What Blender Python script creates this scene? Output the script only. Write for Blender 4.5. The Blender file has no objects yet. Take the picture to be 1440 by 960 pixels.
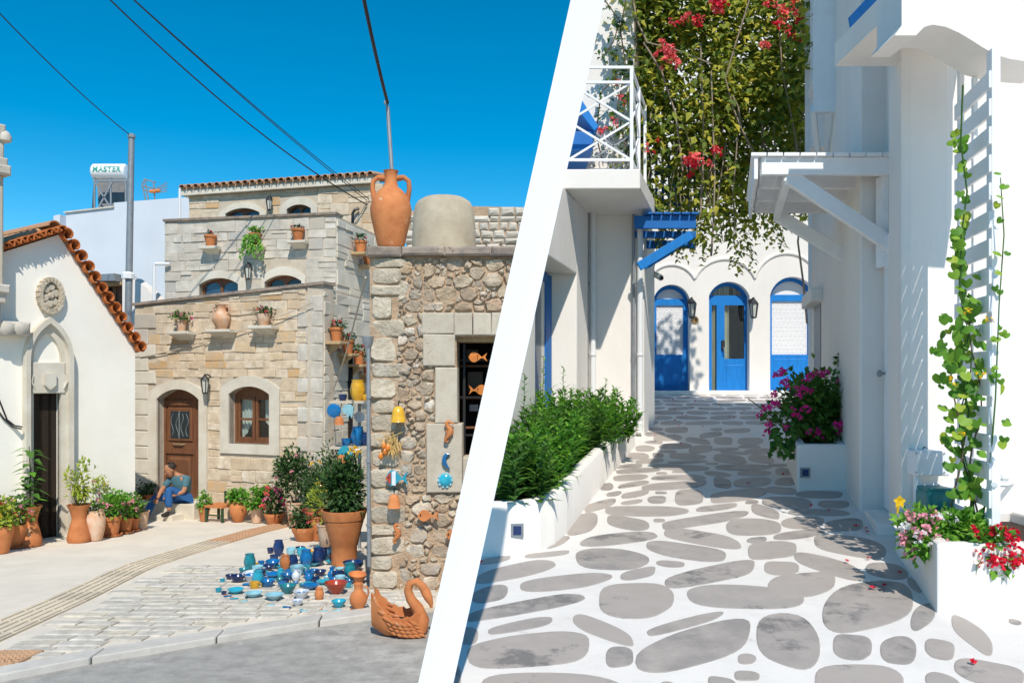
import bpy, bmesh, math, random
from mathutils import Vector, Matrix, noise
from mathutils.geometry import tessellate_polygon

# ------------------------------------------------------------------ camera, sky, sun, exposure
scene = bpy.context.scene
col = scene.collection
F, CX, HY = 1120.0, 720.0, 530.0            # focal length and principal point, in photograph pixels
SUN_EL, SUN_AZ = math.radians(50), math.radians(-79)     # azimuth measured from +X
TOSUN = Vector((math.cos(SUN_EL)*math.cos(SUN_AZ), math.cos(SUN_EL)*math.sin(SUN_AZ), math.sin(SUN_EL)))

cam = bpy.data.cameras.new('camera'); camo = bpy.data.objects.new('camera', cam); col.objects.link(camo)
camo.rotation_euler = (math.radians(90), 0, 0)
cam.sensor_width = 36; cam.lens = 36*F/1440; cam.shift_y = (HY-480)/1440
cam.clip_start = .05; cam.clip_end = 3000
scene.camera = camo

world = bpy.data.worlds.new('World'); scene.world = world; world.use_nodes = True
nt = world.node_tree; nt.nodes.clear()
sky = nt.nodes.new('ShaderNodeTexSky'); sky.sky_type = 'NISHITA'; sky.sun_disc = False
sky.sun_elevation = SUN_EL; sky.sun_rotation = math.radians(90)-SUN_AZ
sky.air_density = 1.0; sky.dust_density = 0.0; sky.ozone_density = 3.0; sky.altitude = 1500
hs = nt.nodes.new('ShaderNodeHueSaturation'); hs.inputs['Saturation'].default_value = 1.48
hs.inputs['Hue'].default_value = 0.483
bg = nt.nodes.new('ShaderNodeBackground'); bg.inputs['Strength'].default_value = 0.10
wo = nt.nodes.new('ShaderNodeOutputWorld')
nt.links.new(sky.outputs[0], hs.inputs['Color']); nt.links.new(hs.outputs[0], bg.inputs['Color'])
nt.links.new(bg.outputs[0], wo.inputs['Surface'])

sl = bpy.data.lights.new('sun', 'SUN'); sl.energy = 3.0; sl.angle = math.radians(.53); sl.color = (1, .93, .82)
so = bpy.data.objects.new('sun', sl); col.objects.link(so)
so.rotation_euler = TOSUN.to_track_quat('Z', 'Y').to_euler(); so.location = TOSUN*60

vs = scene.view_settings
vs.view_transform = 'Standard'; vs.look = 'None'; vs.exposure = 0.62; vs.gamma = 1; vs.use_curve_mapping = False

scene.cycles.diffuse_bounces = 8; scene.cycles.max_bounces = 12
# ------------------------------------------------------------------ helpers
R = random.Random(7)
def lin(r, g, b):
    f = lambda c: (c/255/12.92) if c <= 10 else ((c/255+.055)/1.055)**2.4
    return (f(r), f(g), f(b))
def W(px, py, d): return Vector(((px-CX)/F*d, d, (HY-py)/F*d))
# the two grounds: a village square falling away (left), an alley climbing (right)
def zL(d): return -(1.604+.0652*d)
def zR(d): return -1.725+.0714*d
def gL(px, py): return W(px, py, 1796/(py-603))
def gR(px, py): return W(px, py, 1932/(py-450))
# leaning plane of the added divider band between the two views
_p1 = Vector(((826-CX)/F, 1, (HY-0)/F)); _p2 = Vector(((613-CX)/F, 1, (HY-960)/F))
PN = _p1.cross(_p2).normalized()
if PN.x < 0: PN = -PN

class MB:
    def __init__(s): s.v = []; s.f = []; s.m = []
    def add(s, vs_, fs, mi=0):
        o = len(s.v); s.v += [Vector(p) for p in vs_]
        for f in fs: s.f.append(tuple(i+o for i in f)); s.m.append(mi)
        return s
    def box(s, lo, hi, mi=0):
        (a, b, c), (d, e, f) = lo, hi
        return s.add([(a,b,c),(d,b,c),(d,e,c),(a,e,c),(a,b,f),(d,b,f),(d,e,f),(a,e,f)],
                     [(0,3,2,1),(4,5,6,7),(0,1,5,4),(1,2,6,5),(2,3,7,6),(3,0,4,7)], mi)
    def obox(s, c, a, b, d, mi=0):           # centre and three half-axis vectors
        c = Vector(c); a = Vector(a); b = Vector(b); d = Vector(d)
        if a.cross(b).dot(d) < 0: a = -a
        vs_ = [c-a-b-d, c+a-b-d, c+a+b-d, c-a+b-d, c-a-b+d, c+a-b+d, c+a+b+d, c-a+b+d]
        return s.add(vs_, [(0,3,2,1),(4,5,6,7),(0,1,5,4),(1,2,6,5),(2,3,7,6),(3,0,4,7)], mi)
    def beam(s, p, q, w, h, up=(0,0,1), mi=0):
        p = Vector(p); q = Vector(q); t = (q-p); L = t.length; t.normalize(); up = Vector(up)
        sd = t.cross(up)
        if sd.length < 1e-4: sd = t.cross(Vector((1,0,0)))
        sd.normalize(); u2 = sd.cross(t)
        return s.obox((p+q)/2, t*L/2, sd*w/2, u2*h/2, mi)
    def tube(s, pts, rad, n=8, mi=0, cap=True):
        pts = [Vector(p) for p in pts]; k = len(pts)
        if not hasattr(rad, '__len__'): rad = [rad]*k
        o = len(s.v); prev = None
        for i, p in enumerate(pts):
            t = (pts[min(i+1,k-1)]-pts[max(i-1,0)]).normalized()
            a = prev if prev is not None else (Vector((0,0,1)) if abs(t.z) < .9 else Vector((1,0,0)))
            a = (a-t*a.dot(t)); a.normalize(); b = t.cross(a); prev = a
            for j in range(n):
                an = 2*math.pi*j/n
                s.v.append(p+(a*math.cos(an)+b*math.sin(an))*rad[i])
        for i in range(k-1):
            for j in range(n):
                s.f.append((o+i*n+j, o+i*n+(j+1)%n, o+(i+1)*n+(j+1)%n, o+(i+1)*n+j)); s.m.append(mi)
        if cap:
            s.f.append(tuple(o+j for j in range(n))[::-1]); s.m.append(mi)
            s.f.append(tuple(o+(k-1)*n+j for j in range(n))); s.m.append(mi)
        return s
    def lathe(s, prof, c, n=20, mi=0, axis=None, mis=None):   # profile [(r,z)] from outside bottom upwards
        c = Vector(c); o = len(s.v)
        M3 = Matrix.Identity(3) if axis is None else Vector((0,0,1)).rotation_difference(Vector(axis)).to_matrix()
        for r, z in prof:
            for j in range(n):
                a = 2*math.pi*j/n
                s.v.append(c+M3@Vector((r*math.cos(a), r*math.sin(a), z)))
        for i in range(len(prof)-1):
            for j in range(n):
                s.f.append((o+i*n+j, o+i*n+(j+1)%n, o+(i+1)*n+(j+1)%n, o+(i+1)*n+j)); s.m.append(mis[i] if mis else mi)
        s.f.append(tuple(o+j for j in range(n))[::-1]); s.m.append(mis[0] if mis else mi)
        s.f.append(tuple(o+(len(prof)-1)*n+j for j in range(n))); s.m.append(mis[-1] if mis else mi)
        return s
    def prism(s, poly, vec, mi=0):            # planar 3D polygon pushed along vec
        n = len(poly); vec = Vector(vec); a = [Vector(p) for p in poly]
        nr = Vector((0,0,0))
        for i in range(n): nr += a[i].cross(a[(i+1) % n])
        if nr.dot(vec) < 0: a = a[::-1]
        o = len(s.v); s.v += a + [p+vec for p in a]
        for t in tessellate_polygon([a]):
            x, y, z = t
            if (a[y]-a[x]).cross(a[z]-a[x]).dot(vec) < 0: y, z = z, y
            s.f.append((o+x, o+z, o+y)); s.m.append(mi)
            s.f.append((o+n+x, o+n+y, o+n+z)); s.m.append(mi)
        for i in range(n):
            j = (i+1) % n
            s.f.append((o+i, o+j, o+n+j, o+n+i)); s.m.append(mi)
        return s
    def leaf(s, p, d, up, L, Wd, fold=.2, mi=0):
        d = Vector(d).normalized(); sd = d.cross(up)
        if sd.length < 1e-3: sd = d.cross(Vector((1,.3,0)))
        sd.normalize(); u2 = sd.cross(d)
        p = Vector(p); m = p+d*L*.42+u2*L*fold*.35
        s.add([p, m+sd*Wd/2-u2*Wd*fold*-.5, p+d*L-Vector((0,0,L*.12)), m-sd*Wd/2-u2*Wd*fold*-.5, m],
              [(0,4,1),(4,2,1),(0,3,4),(4,3,2)], mi)
        return s

def bez(p0, p1, sag, n=14):
    p0 = Vector(p0); p1 = Vector(p1)
    return [p0.lerp(p1, i/n)+Vector((0,0,-sag*4*(i/n)*(1-i/n))) for i in range(n+1)]

def cut_mb(mb, side):
    bm = bmesh.new()
    vv = [bm.verts.new(p) for p in mb.v]
    for f, mi in zip(mb.f, mb.m):
        try: fc = bm.faces.new([vv[i] for i in f]); fc.material_index = mi
        except ValueError: pass
    no = PN if side == 'L' else -PN
    r = bmesh.ops.bisect_plane(bm, geom=bm.verts[:]+bm.edges[:]+bm.faces[:], dist=1e-5, plane_co=no*.0, plane_no=no, clear_outer=True)
    eds = [e for e in r['geom_cut'] if isinstance(e, bmesh.types.BMEdge)]
    if eds: bmesh.ops.holes_fill(bm, edges=[e for e in bm.edges if e.is_boundary], sides=0)
    bm.verts.index_update()
    o = MB(); o.v = [v.co.copy() for v in bm.verts]
    for f in bm.faces: o.f.append(tuple(v.index for v in f.verts)); o.m.append(f.material_index)
    bm.free(); return o

def wloc(o):
    p = Vector((0,0,0))
    while o is not None: p += o.location; o = o.parent
    return p

def build(name, mb, mat, parent=None, smooth=None, cut=None, bevel=0, kind=None, label=None, cat=None, group=None, at=None, sub=0):
    if cut: mb = cut_mb(mb, cut)
    if not mb.v: return None
    if parent is not None: org = wloc(parent)
    elif at is not None: org = Vector(at)
    else:
        xs = [v.x for v in mb.v]; ys = [v.y for v in mb.v]; zs = [v.z for v in mb.v]
        org = Vector(((min(xs)+max(xs))/2, (min(ys)+max(ys))/2, min(zs)))
    me = bpy.data.meshes.new(name)
    me.from_pydata([v-org for v in mb.v], [], mb.f)
    for m_ in (mat if isinstance(mat, (list, tuple)) else [mat]): me.materials.append(m_)
    me.polygons.foreach_set('material_index', mb.m)
    if smooth is not None:
        me.polygons.foreach_set('use_smooth', [True]*len(me.polygons))
        if smooth < 179: me.set_sharp_from_angle(angle=math.radians(smooth))
    me.update()
    o = bpy.data.objects.new(name, me); col.objects.link(o)
    if parent is not None: o.parent = parent
    else: o.location = org
    if bevel:
        b = o.modifiers.new('bevel', 'BEVEL'); b.width = bevel; b.segments = 2; b.limit_method = 'ANGLE'; b.angle_limit = math.radians(40)
    tag(o, label, cat, group, kind)
    return o
def tag(o, label=None, cat=None, group=None, kind=None):
    if o is None: return
    if label: o['label'] = label
    if cat: o['category'] = cat
    if group: o['group'] = group
    if kind: o['kind'] = kind
def thing(name, label, cat, loc, group=None):
    o = bpy.data.objects.new(name, None); col.objects.link(o); o.location = Vector(loc); o.empty_display_size = .1
    tag(o, label, cat, group); return o

class Fr:                                       # an upright wall plane: u runs to the right, n faces the viewer
    def __init__(s, a, b):
        s.o = Vector((a[0], a[1], 0)); t = Vector((b[0]-a[0], b[1]-a[1], 0)); s.L = t.length
        s.u = t.normalized(); s.n = Vector((s.u.y, -s.u.x, 0))
    def uz(s, px, py, out=0):
        D = Vector(((px-CX)/F, 1, (HY-py)/F)); k = (s.o+s.n*out).dot(s.n)/D.dot(s.n)
        p = D*k; return ((p-s.o).dot(s.u), p.z)
    def P(s, u, z, out=0): return s.o+s.u*u+s.n*out+Vector((0,0,z))
    def at(s, px, py, out=0): return s.P(*s.uz(px, py, out), out)
    def block(s, mb, u0, u1, z0, z1, o0, o1, ch=.012, jit=0, mi=0):
        q = lambda: R.uniform(-jit, jit)
        B = [s.P(u0,z0,o0), s.P(u1,z0,o0), s.P(u1,z1,o0), s.P(u0,z1,o0)]
        a = [(u0+q(),z0+q()), (u1+q(),z0+q()), (u1+q(),z1+q()), (u0+q(),z1+q())]
        om = o1-ch*.7
        M_ = [s.P(u,z,om) for u, z in a]
        cu, cz = (u0+u1)/2, (z0+z1)/2
        T = [s.P(u+(ch if u < cu else -ch), z+(ch if z < cz else -ch), o1+q()*.6) for u, z in a]
        mb.add(B+M_+T, [(8,9,10,11)]+[(i,(i+1)%4,(i+1)%4+4,i+4) for i in range(4)]+[(i+4,(i+1)%4+4,(i+1)%4+8,i+8) for i in range(4)], mi)
        return mb
    def slab(s, mb, poly, o0, o1, mi=0):        # (u,z) outline given thickness along the normal
        return mb.prism([s.P(u, z, o0) for u, z in poly], s.n*(o1-o0), mi)
    def wall(s, mb, outer, holes, t, out=0, mi=0):
        loops = [outer]+holes; flat = [p for l in loops for p in l]
        tr = tessellate_polygon([[Vector((u, z, 0)) for u, z in l] for l in loops]); n = len(flat); o = len(mb.v)
        mb.v += [s.P(u,z,out) for u, z in flat]+[s.P(u,z,out-t) for u, z in flat]
        for x, y, z in tr:
            a, b, c = flat[x], flat[y], flat[z]
            if (b[0]-a[0])*(c[1]-a[1])-(b[1]-a[1])*(c[0]-a[0]) < 0: y, z = z, y
            mb.f.append((o+x,o+y,o+z)); mb.m.append(mi); mb.f.append((o+n+x,o+n+z,o+n+y)); mb.m.append(mi)
        k = 0
        for li, l in enumerate(loops):
            m = len(l); area = sum(l[i][0]*l[(i+1)%m][1]-l[(i+1)%m][0]*l[i][1] for i in range(m))
            for i in range(m):
                a, b = k+i, k+(i+1) % m
                if (area > 0) != (li == 0): a, b = b, a
                mb.f.append((o+b,o+a,o+n+a,o+n+b)); mb.m.append(mi)
            k += m
        return mb
def arch(u0, u1, z0, zs, zc, n=12):             # opening with a segmental or round head
    w = (u1-u0)/2; c = (u0+u1)/2; h = zc-zs; r = (w*w+h*h)/(2*h); a0 = math.asin(min(1, w/r))
    pts = [(u0, z0), (u1, z0)]
    for i in range(n+1):
        a = a0-2*a0*i/n; pts.append((c+r*math.sin(a), zc-r+r*math.cos(a)))
    return pts
def ring(outer, inner): return outer+inner[::-1]

# ------------------------------------------------------------------ materials
MATS = {}
def mat(name, c1, c2=None, scale=4, rough=.8, bump=0, bscale=None, rnd=0, ramp=None, island=0, trans=0, spec=.3, metal=0, stretch=None, detail=5, bdist=.01, sheen=0, spots=None):
    m = bpy.data.materials.new(name); m.use_nodes = True; t = m.node_tree; N = t.nodes; L = t.links
    b = N['Principled BSDF']; out = N['Material Output']
    b.inputs['Roughness'].default_value = rough; b.inputs['Metallic'].default_value = metal
    b.inputs['Specular IOR Level'].default_value = spec
    geo = N.new('ShaderNodeNewGeometry'); vec = geo.outputs['Position']
    if stretch:
        mp = N.new('ShaderNodeMapping'); mp.inputs['Scale'].default_value = stretch; L.new(vec, mp.inputs[0]); vec = mp.outputs[0]
    def rgb(c):
        n = N.new('ShaderNodeRGB'); n.outputs[0].default_value = (*c, 1); return n.outputs[0]
    oi = N.new('ShaderNodeObjectInfo')
    if ramp:
        cr = N.new('ShaderNodeValToRGB'); e = cr.color_ramp.elements
        e[0].position = ramp[0][0]; e[0].color = (*ramp[0][1], 1); e[1].position = ramp[-1][0]; e[1].color = (*ramp[-1][1], 1)
        for p, c in ramp[1:-1]: x = e.new(p); x.color = (*c, 1)
        L.new(geo.outputs['Random Per Island'] if island else oi.outputs['Random'], cr.inputs[0]); base = cr.outputs[0]
    else: base = rgb(c1)
    if c2 is not None:
        nz = N.new('ShaderNodeTexNoise'); nz.inputs['Scale'].default_value = scale; nz.inputs['Detail'].default_value = detail
        nz.inputs['Roughness'].default_value = .65; L.new(vec, nz.inputs['Vector'])
        mr = N.new('ShaderNodeMapRange'); mr.inputs['From Min'].default_value = .38; mr.inputs['From Max'].default_value = .66
        L.new(nz.outputs['Fac'], mr.inputs['Value'])
        mx = N.new('ShaderNodeMixRGB'); L.new(mr.outputs[0], mx.inputs[0]); L.new(base, mx.inputs[1]); mx.inputs[2].default_value = (*c2, 1)
        base = mx.outputs[0]
    if spots:                                    # (colour, scale, threshold) of worn patches
        nz = N.new('ShaderNodeTexNoise'); nz.inputs['Scale'].default_value = spots[1]; nz.inputs['Detail'].default_value = 8; nz.inputs['Roughness'].default_value = .7
        L.new(vec, nz.inputs['Vector'])
        mr = N.new('ShaderNodeMapRange'); mr.inputs['From Min'].default_value = spots[2]; mr.inputs['From Max'].default_value = spots[2]+.08
        L.new(nz.outputs['Fac'], mr.inputs['Value'])
        mx = N.new('ShaderNodeMixRGB'); L.new(mr.outputs[0], mx.inputs[0]); L.new(base, mx.inputs[1]); mx.inputs[2].default_value = (*spots[0], 1)
        base = mx.outputs[0]
    if rnd:
        h = N.new('ShaderNodeHueSaturation'); mth = N.new('ShaderNodeMapRange')
        mth.inputs['To Min'].default_value = 1-rnd; mth.inputs['To Max'].default_value = 1+rnd
        L.new(geo.outputs['Random Per Island'] if island else oi.outputs['Random'], mth.inputs['Value'])
        L.new(mth.outputs[0], h.inputs['Value']); L.new(base, h.inputs['Color']); base = h.outputs[0]
    L.new(base, b.inputs['Base Color'])
    if bump:
        nz = N.new('ShaderNodeTexNoise'); nz.inputs['Scale'].default_value = bscale or scale*6; nz.inputs['Detail'].default_value = 6
        nz.inputs['Roughness'].default_value = .65; L.new(vec, nz.inputs['Vector'])
        bp = N.new('ShaderNodeBump'); bp.inputs['Strength'].default_value = bump; bp.inputs['Distance'].default_value = bdist
        L.new(nz.outputs['Fac'], bp.inputs['Height']); L.new(bp.outputs[0], b.inputs['Normal'])
    if trans:
        tr = N.new('ShaderNodeBsdfTranslucent'); L.new(base, tr.inputs['Color'])
        ms = N.new('ShaderNodeMixShader'); ms.inputs[0].default_value = trans
        L.new(b.outputs[0], ms.inputs[1]); L.new(tr.outputs[0], ms.inputs[2]); L.new(ms.outputs[0], out.inputs['Surface'])
    MATS[name] = m; return m
def glass(name, tint, mixf):
    m = bpy.data.materials.new(name); m.use_nodes = True; t = m.node_tree; N = t.nodes; L = t.links
    tr = N.new('ShaderNodeBsdfTransparent'); tr.inputs[0].default_value = (*tint, 1)
    gl = N.new('ShaderNodeBsdfGlossy'); gl.inputs['Roughness'].default_value = .03
    ms = N.new('ShaderNodeMixShader'); ms.inputs[0].default_value = mixf
    L.new(tr.outputs[0], ms.inputs[1]); L.new(gl.outputs[0], ms.inputs[2]); L.new(ms.outputs[0], N['Material Output'].inputs['Surface'])
    return m
# stone and plaster
m_ash = mat('ashlar', None, (.52,.41,.29), 7, .92, .8, 18, ramp=[(0,(.66,.52,.37)),(.25,(.75,.64,.49)),(.5,(.61,.46,.31)),(.7,(.77,.67,.54)),(.86,(.68,.52,.34)),(.96,(.60,.36,.15)),(1,(.50,.30,.13))], detail=8, spots=((.60,.37,.16),6,.68))
m_ashg = mat('ashlar_grey', None, (.46,.42,.36), 4, .9, .5, 30, ramp=[(0,(.58,.52,.44)),(.3,(.68,.62,.54)),(.55,(.55,.48,.40)),(.8,(.68,.64,.57)),(.95,(.58,.48,.35)),(1,(.46,.44,.41))], detail=8, spots=((.22,.20,.18),3,.68))
m_mort = mat('lime_mortar', (.58,.50,.40), (.48,.40,.31), 6, .95, .5, 40)
m_trim = mat('dressed_stone', (.68,.63,.54), (.58,.52,.42), 3, .85, .25, 30, rnd=.06)
m_rub = mat('rubble_stone', None, (.46,.35,.24), 10, .92, .9, 22, ramp=[(0,(.56,.42,.30)),(.18,(.68,.59,.46)),(.36,(.46,.32,.22)),(.5,(.72,.64,.52)),(.66,(.45,.40,.35)),(.82,(.62,.44,.28)),(1,(.76,.71,.63))], detail=8, bdist=.03, spots=((.30,.25,.20),13,.66))
m_quo = mat('quoin_stone', None, (.50,.41,.30), 8, .92, .9, 24, ramp=[(0,(.62,.52,.39)),(.5,(.68,.60,.48)),(1,(.54,.47,.38))], detail=8, bdist=.03, spots=((.32,.27,.22),9,.66))
m_earth = mat('earth_mortar', (.56,.41,.28), (.42,.29,.19), 9, .95, .9, 34, bdist=.03)
m_lintel = mat('limestone', (.57,.50,.40), (.49,.42,.33), 10, .9, .5, 60, rnd=.08, spots=((.34,.28,.22),25,.68))
m_slab = mat('roof_slab_stone', (.36,.28,.22), (.20,.17,.15), 6, .95, .7, 30, rnd=.1, spots=((.10,.09,.09),8,.6))
m_render = mat('cement_render', (.52,.45,.34), (.40,.33,.24), 3, .95, .35, 30)
m_chapel = mat('limewash', (.90,.86,.78), (.85,.81,.73), 1.5, .9, .15, 25)
m_plaster = mat('white_plaster', (.82,.775,.73), (.765,.72,.675), 1.6, .8, .4, 5, detail=9, bdist=.02, stretch=(1,1,.35), spots=((.67,.63,.585),2.5,.70))
m_plaster2 = mat('white_plaster_aged', (.80,.755,.71), (.73,.69,.65), 1.8, .8, .45, 6, detail=9, bdist=.02, stretch=(1,1,.3), spots=((.62,.58,.54),2.6,.67))
m_fin = mat('divider_white', (.93,.93,.93), rough=.6)
m_houseshade = mat('shade_tinted_render', (.62,.66,.72), (.58,.62,.68), 1, .9)  # white render with its bluish shade put into the base colour
# ground
m_pave = mat('pale_concrete', (.72,.65,.555), (.63,.57,.485), 2.2, .9, .3, 40, spots=((.36,.33,.29),6,.68))
m_road = mat('asphalt_worn', (.42,.40,.37), (.30,.285,.265), 7, .95, .9, 60, detail=10, spots=((.50,.475,.44),2.2,.56))
m_sett = mat('sett_stone', None, (.42,.39,.34), 9, .92, .5, 50, ramp=[(0,(.60,.55,.47)),(.4,(.67,.62,.55)),(.7,(.56,.52,.46)),(.9,(.68,.60,.46)),(1,(.62,.59,.54))])
m_kerb = mat('kerb_stone', (.58,.55,.50), (.49,.46,.42), 5, .9, .3, 50, rnd=.06)
m_tact = mat('tactile_yellow', (.66,.57,.44), (.58,.50,.39), 4, .9, .3, 60, rnd=.1)
m_tactr = mat('tactile_red', (.56,.34,.20), (.48,.30,.18), 6, .9, .3, 60)
m_grout = mat('white_grout', (.73,.69,.655), (.67,.635,.60), 4, .8, .45, 10, detail=9, bdist=.012, spots=((.54,.505,.47),4,.64))
m_flag = mat('flagstone', None, (.40,.355,.325), 5, .62, .35, 16, ramp=[(0,(.30,.265,.245)),(.3,(.38,.335,.305)),(.55,(.255,.235,.225)),(.8,(.40,.35,.315)),(1,(.33,.30,.28))], detail=10, bdist=.012, spots=((.19,.178,.172),2.6,.56))
m_soil = mat('soil', (.05,.035,.025), (.03,.02,.015), 20, .95, .8, 60)
m_terrain = mat('dry_earth', (.30,.25,.18), (.22,.19,.13), .3, .95)
# clay, wood, metal, paint
m_terra = mat('terracotta', (.58,.22,.08), (.46,.155,.055), 6, .85, .3, 30, rnd=.2, detail=8, spots=((.62,.40,.26),7,.60))
m_terra2 = mat('terracotta_chalky', (.58,.32,.18), (.66,.50,.38), 6, .85, .2, 40, rnd=.1)
m_tile = mat('roof_tile_clay', None, (.40,.11,.03), 9, .85, .3, 40, ramp=[(0,(.58,.17,.045)),(.5,(.66,.22,.06)),(1,(.50,.13,.035))])
m_tilep = mat('roof_tile_pale', None, (.42,.24,.14), 9, .9, .3, 40, ramp=[(0,(.50,.27,.14)),(.5,(.56,.34,.20)),(1,(.44,.22,.12))])
m_wood = mat('brown_wood', (.20,.085,.04), (.13,.05,.022), 4, .5, .2, 20, stretch=(6,6,.6), spec=.4)
m_woodl = mat('pale_wood', (.50,.36,.20), (.40,.27,.14), 5, .7, stretch=(6,6,1))
m_black = mat('black_metal', (.02,.02,.022), rough=.45, spec=.5)
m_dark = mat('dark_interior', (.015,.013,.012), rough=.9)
m_grey = mat('grey_metal', (.32,.34,.36), (.25,.27,.29), 9, .5, metal=.4)
m_wire = mat('black_cable', (.03,.03,.035), rough=.6)
m_blue = mat('blue_paint', (.006,.20,.60), (.006,.165,.50), 5, .55, .25, 30, spec=.35, stretch=(3,3,.6), spots=((.06,.28,.62),14,.66))
m_blued = mat('blue_paint_deep', (.006,.14,.46), (.006,.12,.40), 6, .5, .1, 30, spec=.4)
m_whitep = mat('white_wood_paint', (.84,.84,.85), (.78,.78,.79), 5, .6, .1, 30, rnd=.03)
m_curt = mat('linen_curtain', (.72,.66,.54), (.62,.56,.44), 3, .9)
m_lace = mat('white_lace_screen', (.72,.70,.70), (.80,.79,.79), 20, .7)
m_glassd = mat('dark_glass', (.02,.03,.035), rough=.08, spec=.6)
m_glassb = mat('blue_glass', (.03,.09,.16), rough=.06, spec=.7)
m_glass = glass('clear_glass', (.85,.9,.88), .10)
# plants
lf = lambda n, a, b, c, tr=.3: mat(n, None, ramp=[(0,a),(.5,b),(1,c)], island=1, trans=tr, rough=.55, spec=.35)
m_leaf = lf('leaf_green', (.045,.12,.018), (.075,.19,.028), (.14,.28,.04))
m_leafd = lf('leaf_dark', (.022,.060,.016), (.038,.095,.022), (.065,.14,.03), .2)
m_leafb = lf('leaf_bright', (.06,.20,.02), (.12,.33,.03), (.26,.50,.05), .35)
m_leafy = lf('leaf_yellow_green', (.20,.30,.03), (.32,.40,.04), (.42,.44,.05))
m_bougl = lf('bougainvillea_leaf', (.09,.16,.022), (.26,.32,.035), (.62,.54,.06), .45)
m_vine = lf('vine_leaf', (.09,.24,.025), (.17,.36,.035), (.34,.50,.06), .38)
m_stem = mat('stem_bark', (.16,.11,.07), (.10,.07,.045), 12, .9)
m_stemp = mat('stem_pale', (.34,.27,.20), (.26,.20,.15), 12, .9)
fl = lambda n, c, k=.12: mat(n, c, rnd=k, island=1, trans=.25, rough=.6)
m_magenta = fl('petal_magenta', (.80,.03,.32)); m_red = fl('petal_red', (.70,.012,.045)); m_pink = fl('petal_pink', (.82,.36,.42))
m_white = fl('petal_white', (.85,.82,.82), .05); m_coral = fl('petal_coral', (.86,.15,.15)); m_yel = fl('petal_yellow', (.85,.55,.02))
# glazes and cloth
gz = lambda n, c, r=.22: mat(n, c, tuple(x*.75 for x in c), 12, r, rnd=.12, spec=.55)
m_gturq = gz('glaze_turquoise', (.03,.38,.52)); m_gpale = gz('glaze_pale_blue', (.30,.58,.68)); m_gblue = gz('glaze_blue', (.01,.16,.42))
m_gnavy = gz('glaze_navy', (.012,.035,.13)); m_gteal = gz('glaze_teal', (.02,.25,.30)); m_gwhite = gz('glaze_white', (.70,.74,.80))
m_gyel = gz('glaze_yellow', (.72,.40,.03)); m_gred = gz('glaze_red', (.42,.06,.03)); m_gor = gz('glaze_orange', (.72,.22,.03))
m_skin = mat('skin', (.42,.20,.11), rough=.6); m_hair = mat('dark_hair', (.03,.022,.018), rough=.7)
m_shirt = mat('teal_check_shirt', (.05,.14,.18), (.10,.20,.24), 60, .85); m_jean = mat('blue_denim', (.02,.09,.26), (.03,.12,.32), 30, .9)
m_shoe = mat('dark_leather', (.025,.02,.018), rough=.5)
m_pvc = mat('white_pipe', (.76,.77,.78), rough=.45); m_teal = mat('teal_plastic', (.01,.20,.20), rough=.4, spec=.5)
m_gtxt = mat('green_print', (.02,.30,.24), rough=.5); m_bronze = mat('wood_plaque', (.55,.34,.14), (.40,.22,.08), 20, .6)
# ------------------------------------------------------------------ setting: terrain, the two streets, the added divider band
build('terrain', MB().add([(-400,-400,-6),(400,-400,-6),(400,900,-6),(-400,900,-6)], [(0,1,2,3)]), m_terrain, kind='structure', at=(0,0,-6))

def strip(mb, pts, mi=0):                        # ground polygon with 4 m of body under it
    n = len(pts); a = [Vector(p) for p in pts]
    mb.prism([p-Vector((0,0,3)) for p in a], (0,0,3), mi); return mb
KU = [(-420,1010),(0,941),(100,921),(192,905),(300,889),(392,874),(516,857),(640,842)]      # back edge of the kerb, photo px
kb = [gL(*p) for p in KU]
kf = [p+Vector((.03,-.27,0)) for p in kb]
pv = strip(MB(), [Vector((p.x,p.y,zL(p.y))) for p in kb]+[Vector((x,y,zL(y))) for x, y in ((3,24),(-16,24),(-16,8.2))])
pavement = build('pavement', pv, m_pave, kind='structure', cut='L')
rd = strip(MB(), [Vector((p.x,p.y,zL(p.y)-.03)) for p in kf]+[Vector((x,y,zL(y)-.03)) for x, y in ((1,4),(1,-3),(-16,-3),(-16,7.9))])
build('road', rd, m_road, kind='structure', cut='L')
kmb = MB()
for i in range(len(kb)-1):
    a, b, c, d = kb[i], kb[i+1], kf[i+1], kf[i]
    strip(kmb, [Vector((p.x,p.y,zL(p.y)-.045)) for p in (a,b,c,d)])
kerb = build('kerb', kmb, m_mort, kind='structure', cut='L')
def along(path, s):
    for i in range(len(path)-1):
        L = (path[i+1]-path[i]).length
        if s <= L or i == len(path)-2: return path[i].lerp(path[i+1], s/L), (path[i+1]-path[i]).normalized()
        s -= L
s = 1.3
while s < 8.6:
    L = R.uniform(.7, .95); p, t = along(kb, s); q, _ = along(kb, s+L-.012)
    nrm = Vector((.03,-.27,0))*.985
    pts = [p, q, q+nrm, p+nrm]; pts = [Vector((x.x,x.y,zL(x.y)-.06)) for x in pts]
    if pts[1].dot(PN) < .02: build('kerb_stone', MB().prism(pts, (0,0,.085+R.uniform(-.004,.004))), m_kerb, kerb, bevel=.012)
    s += L

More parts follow.
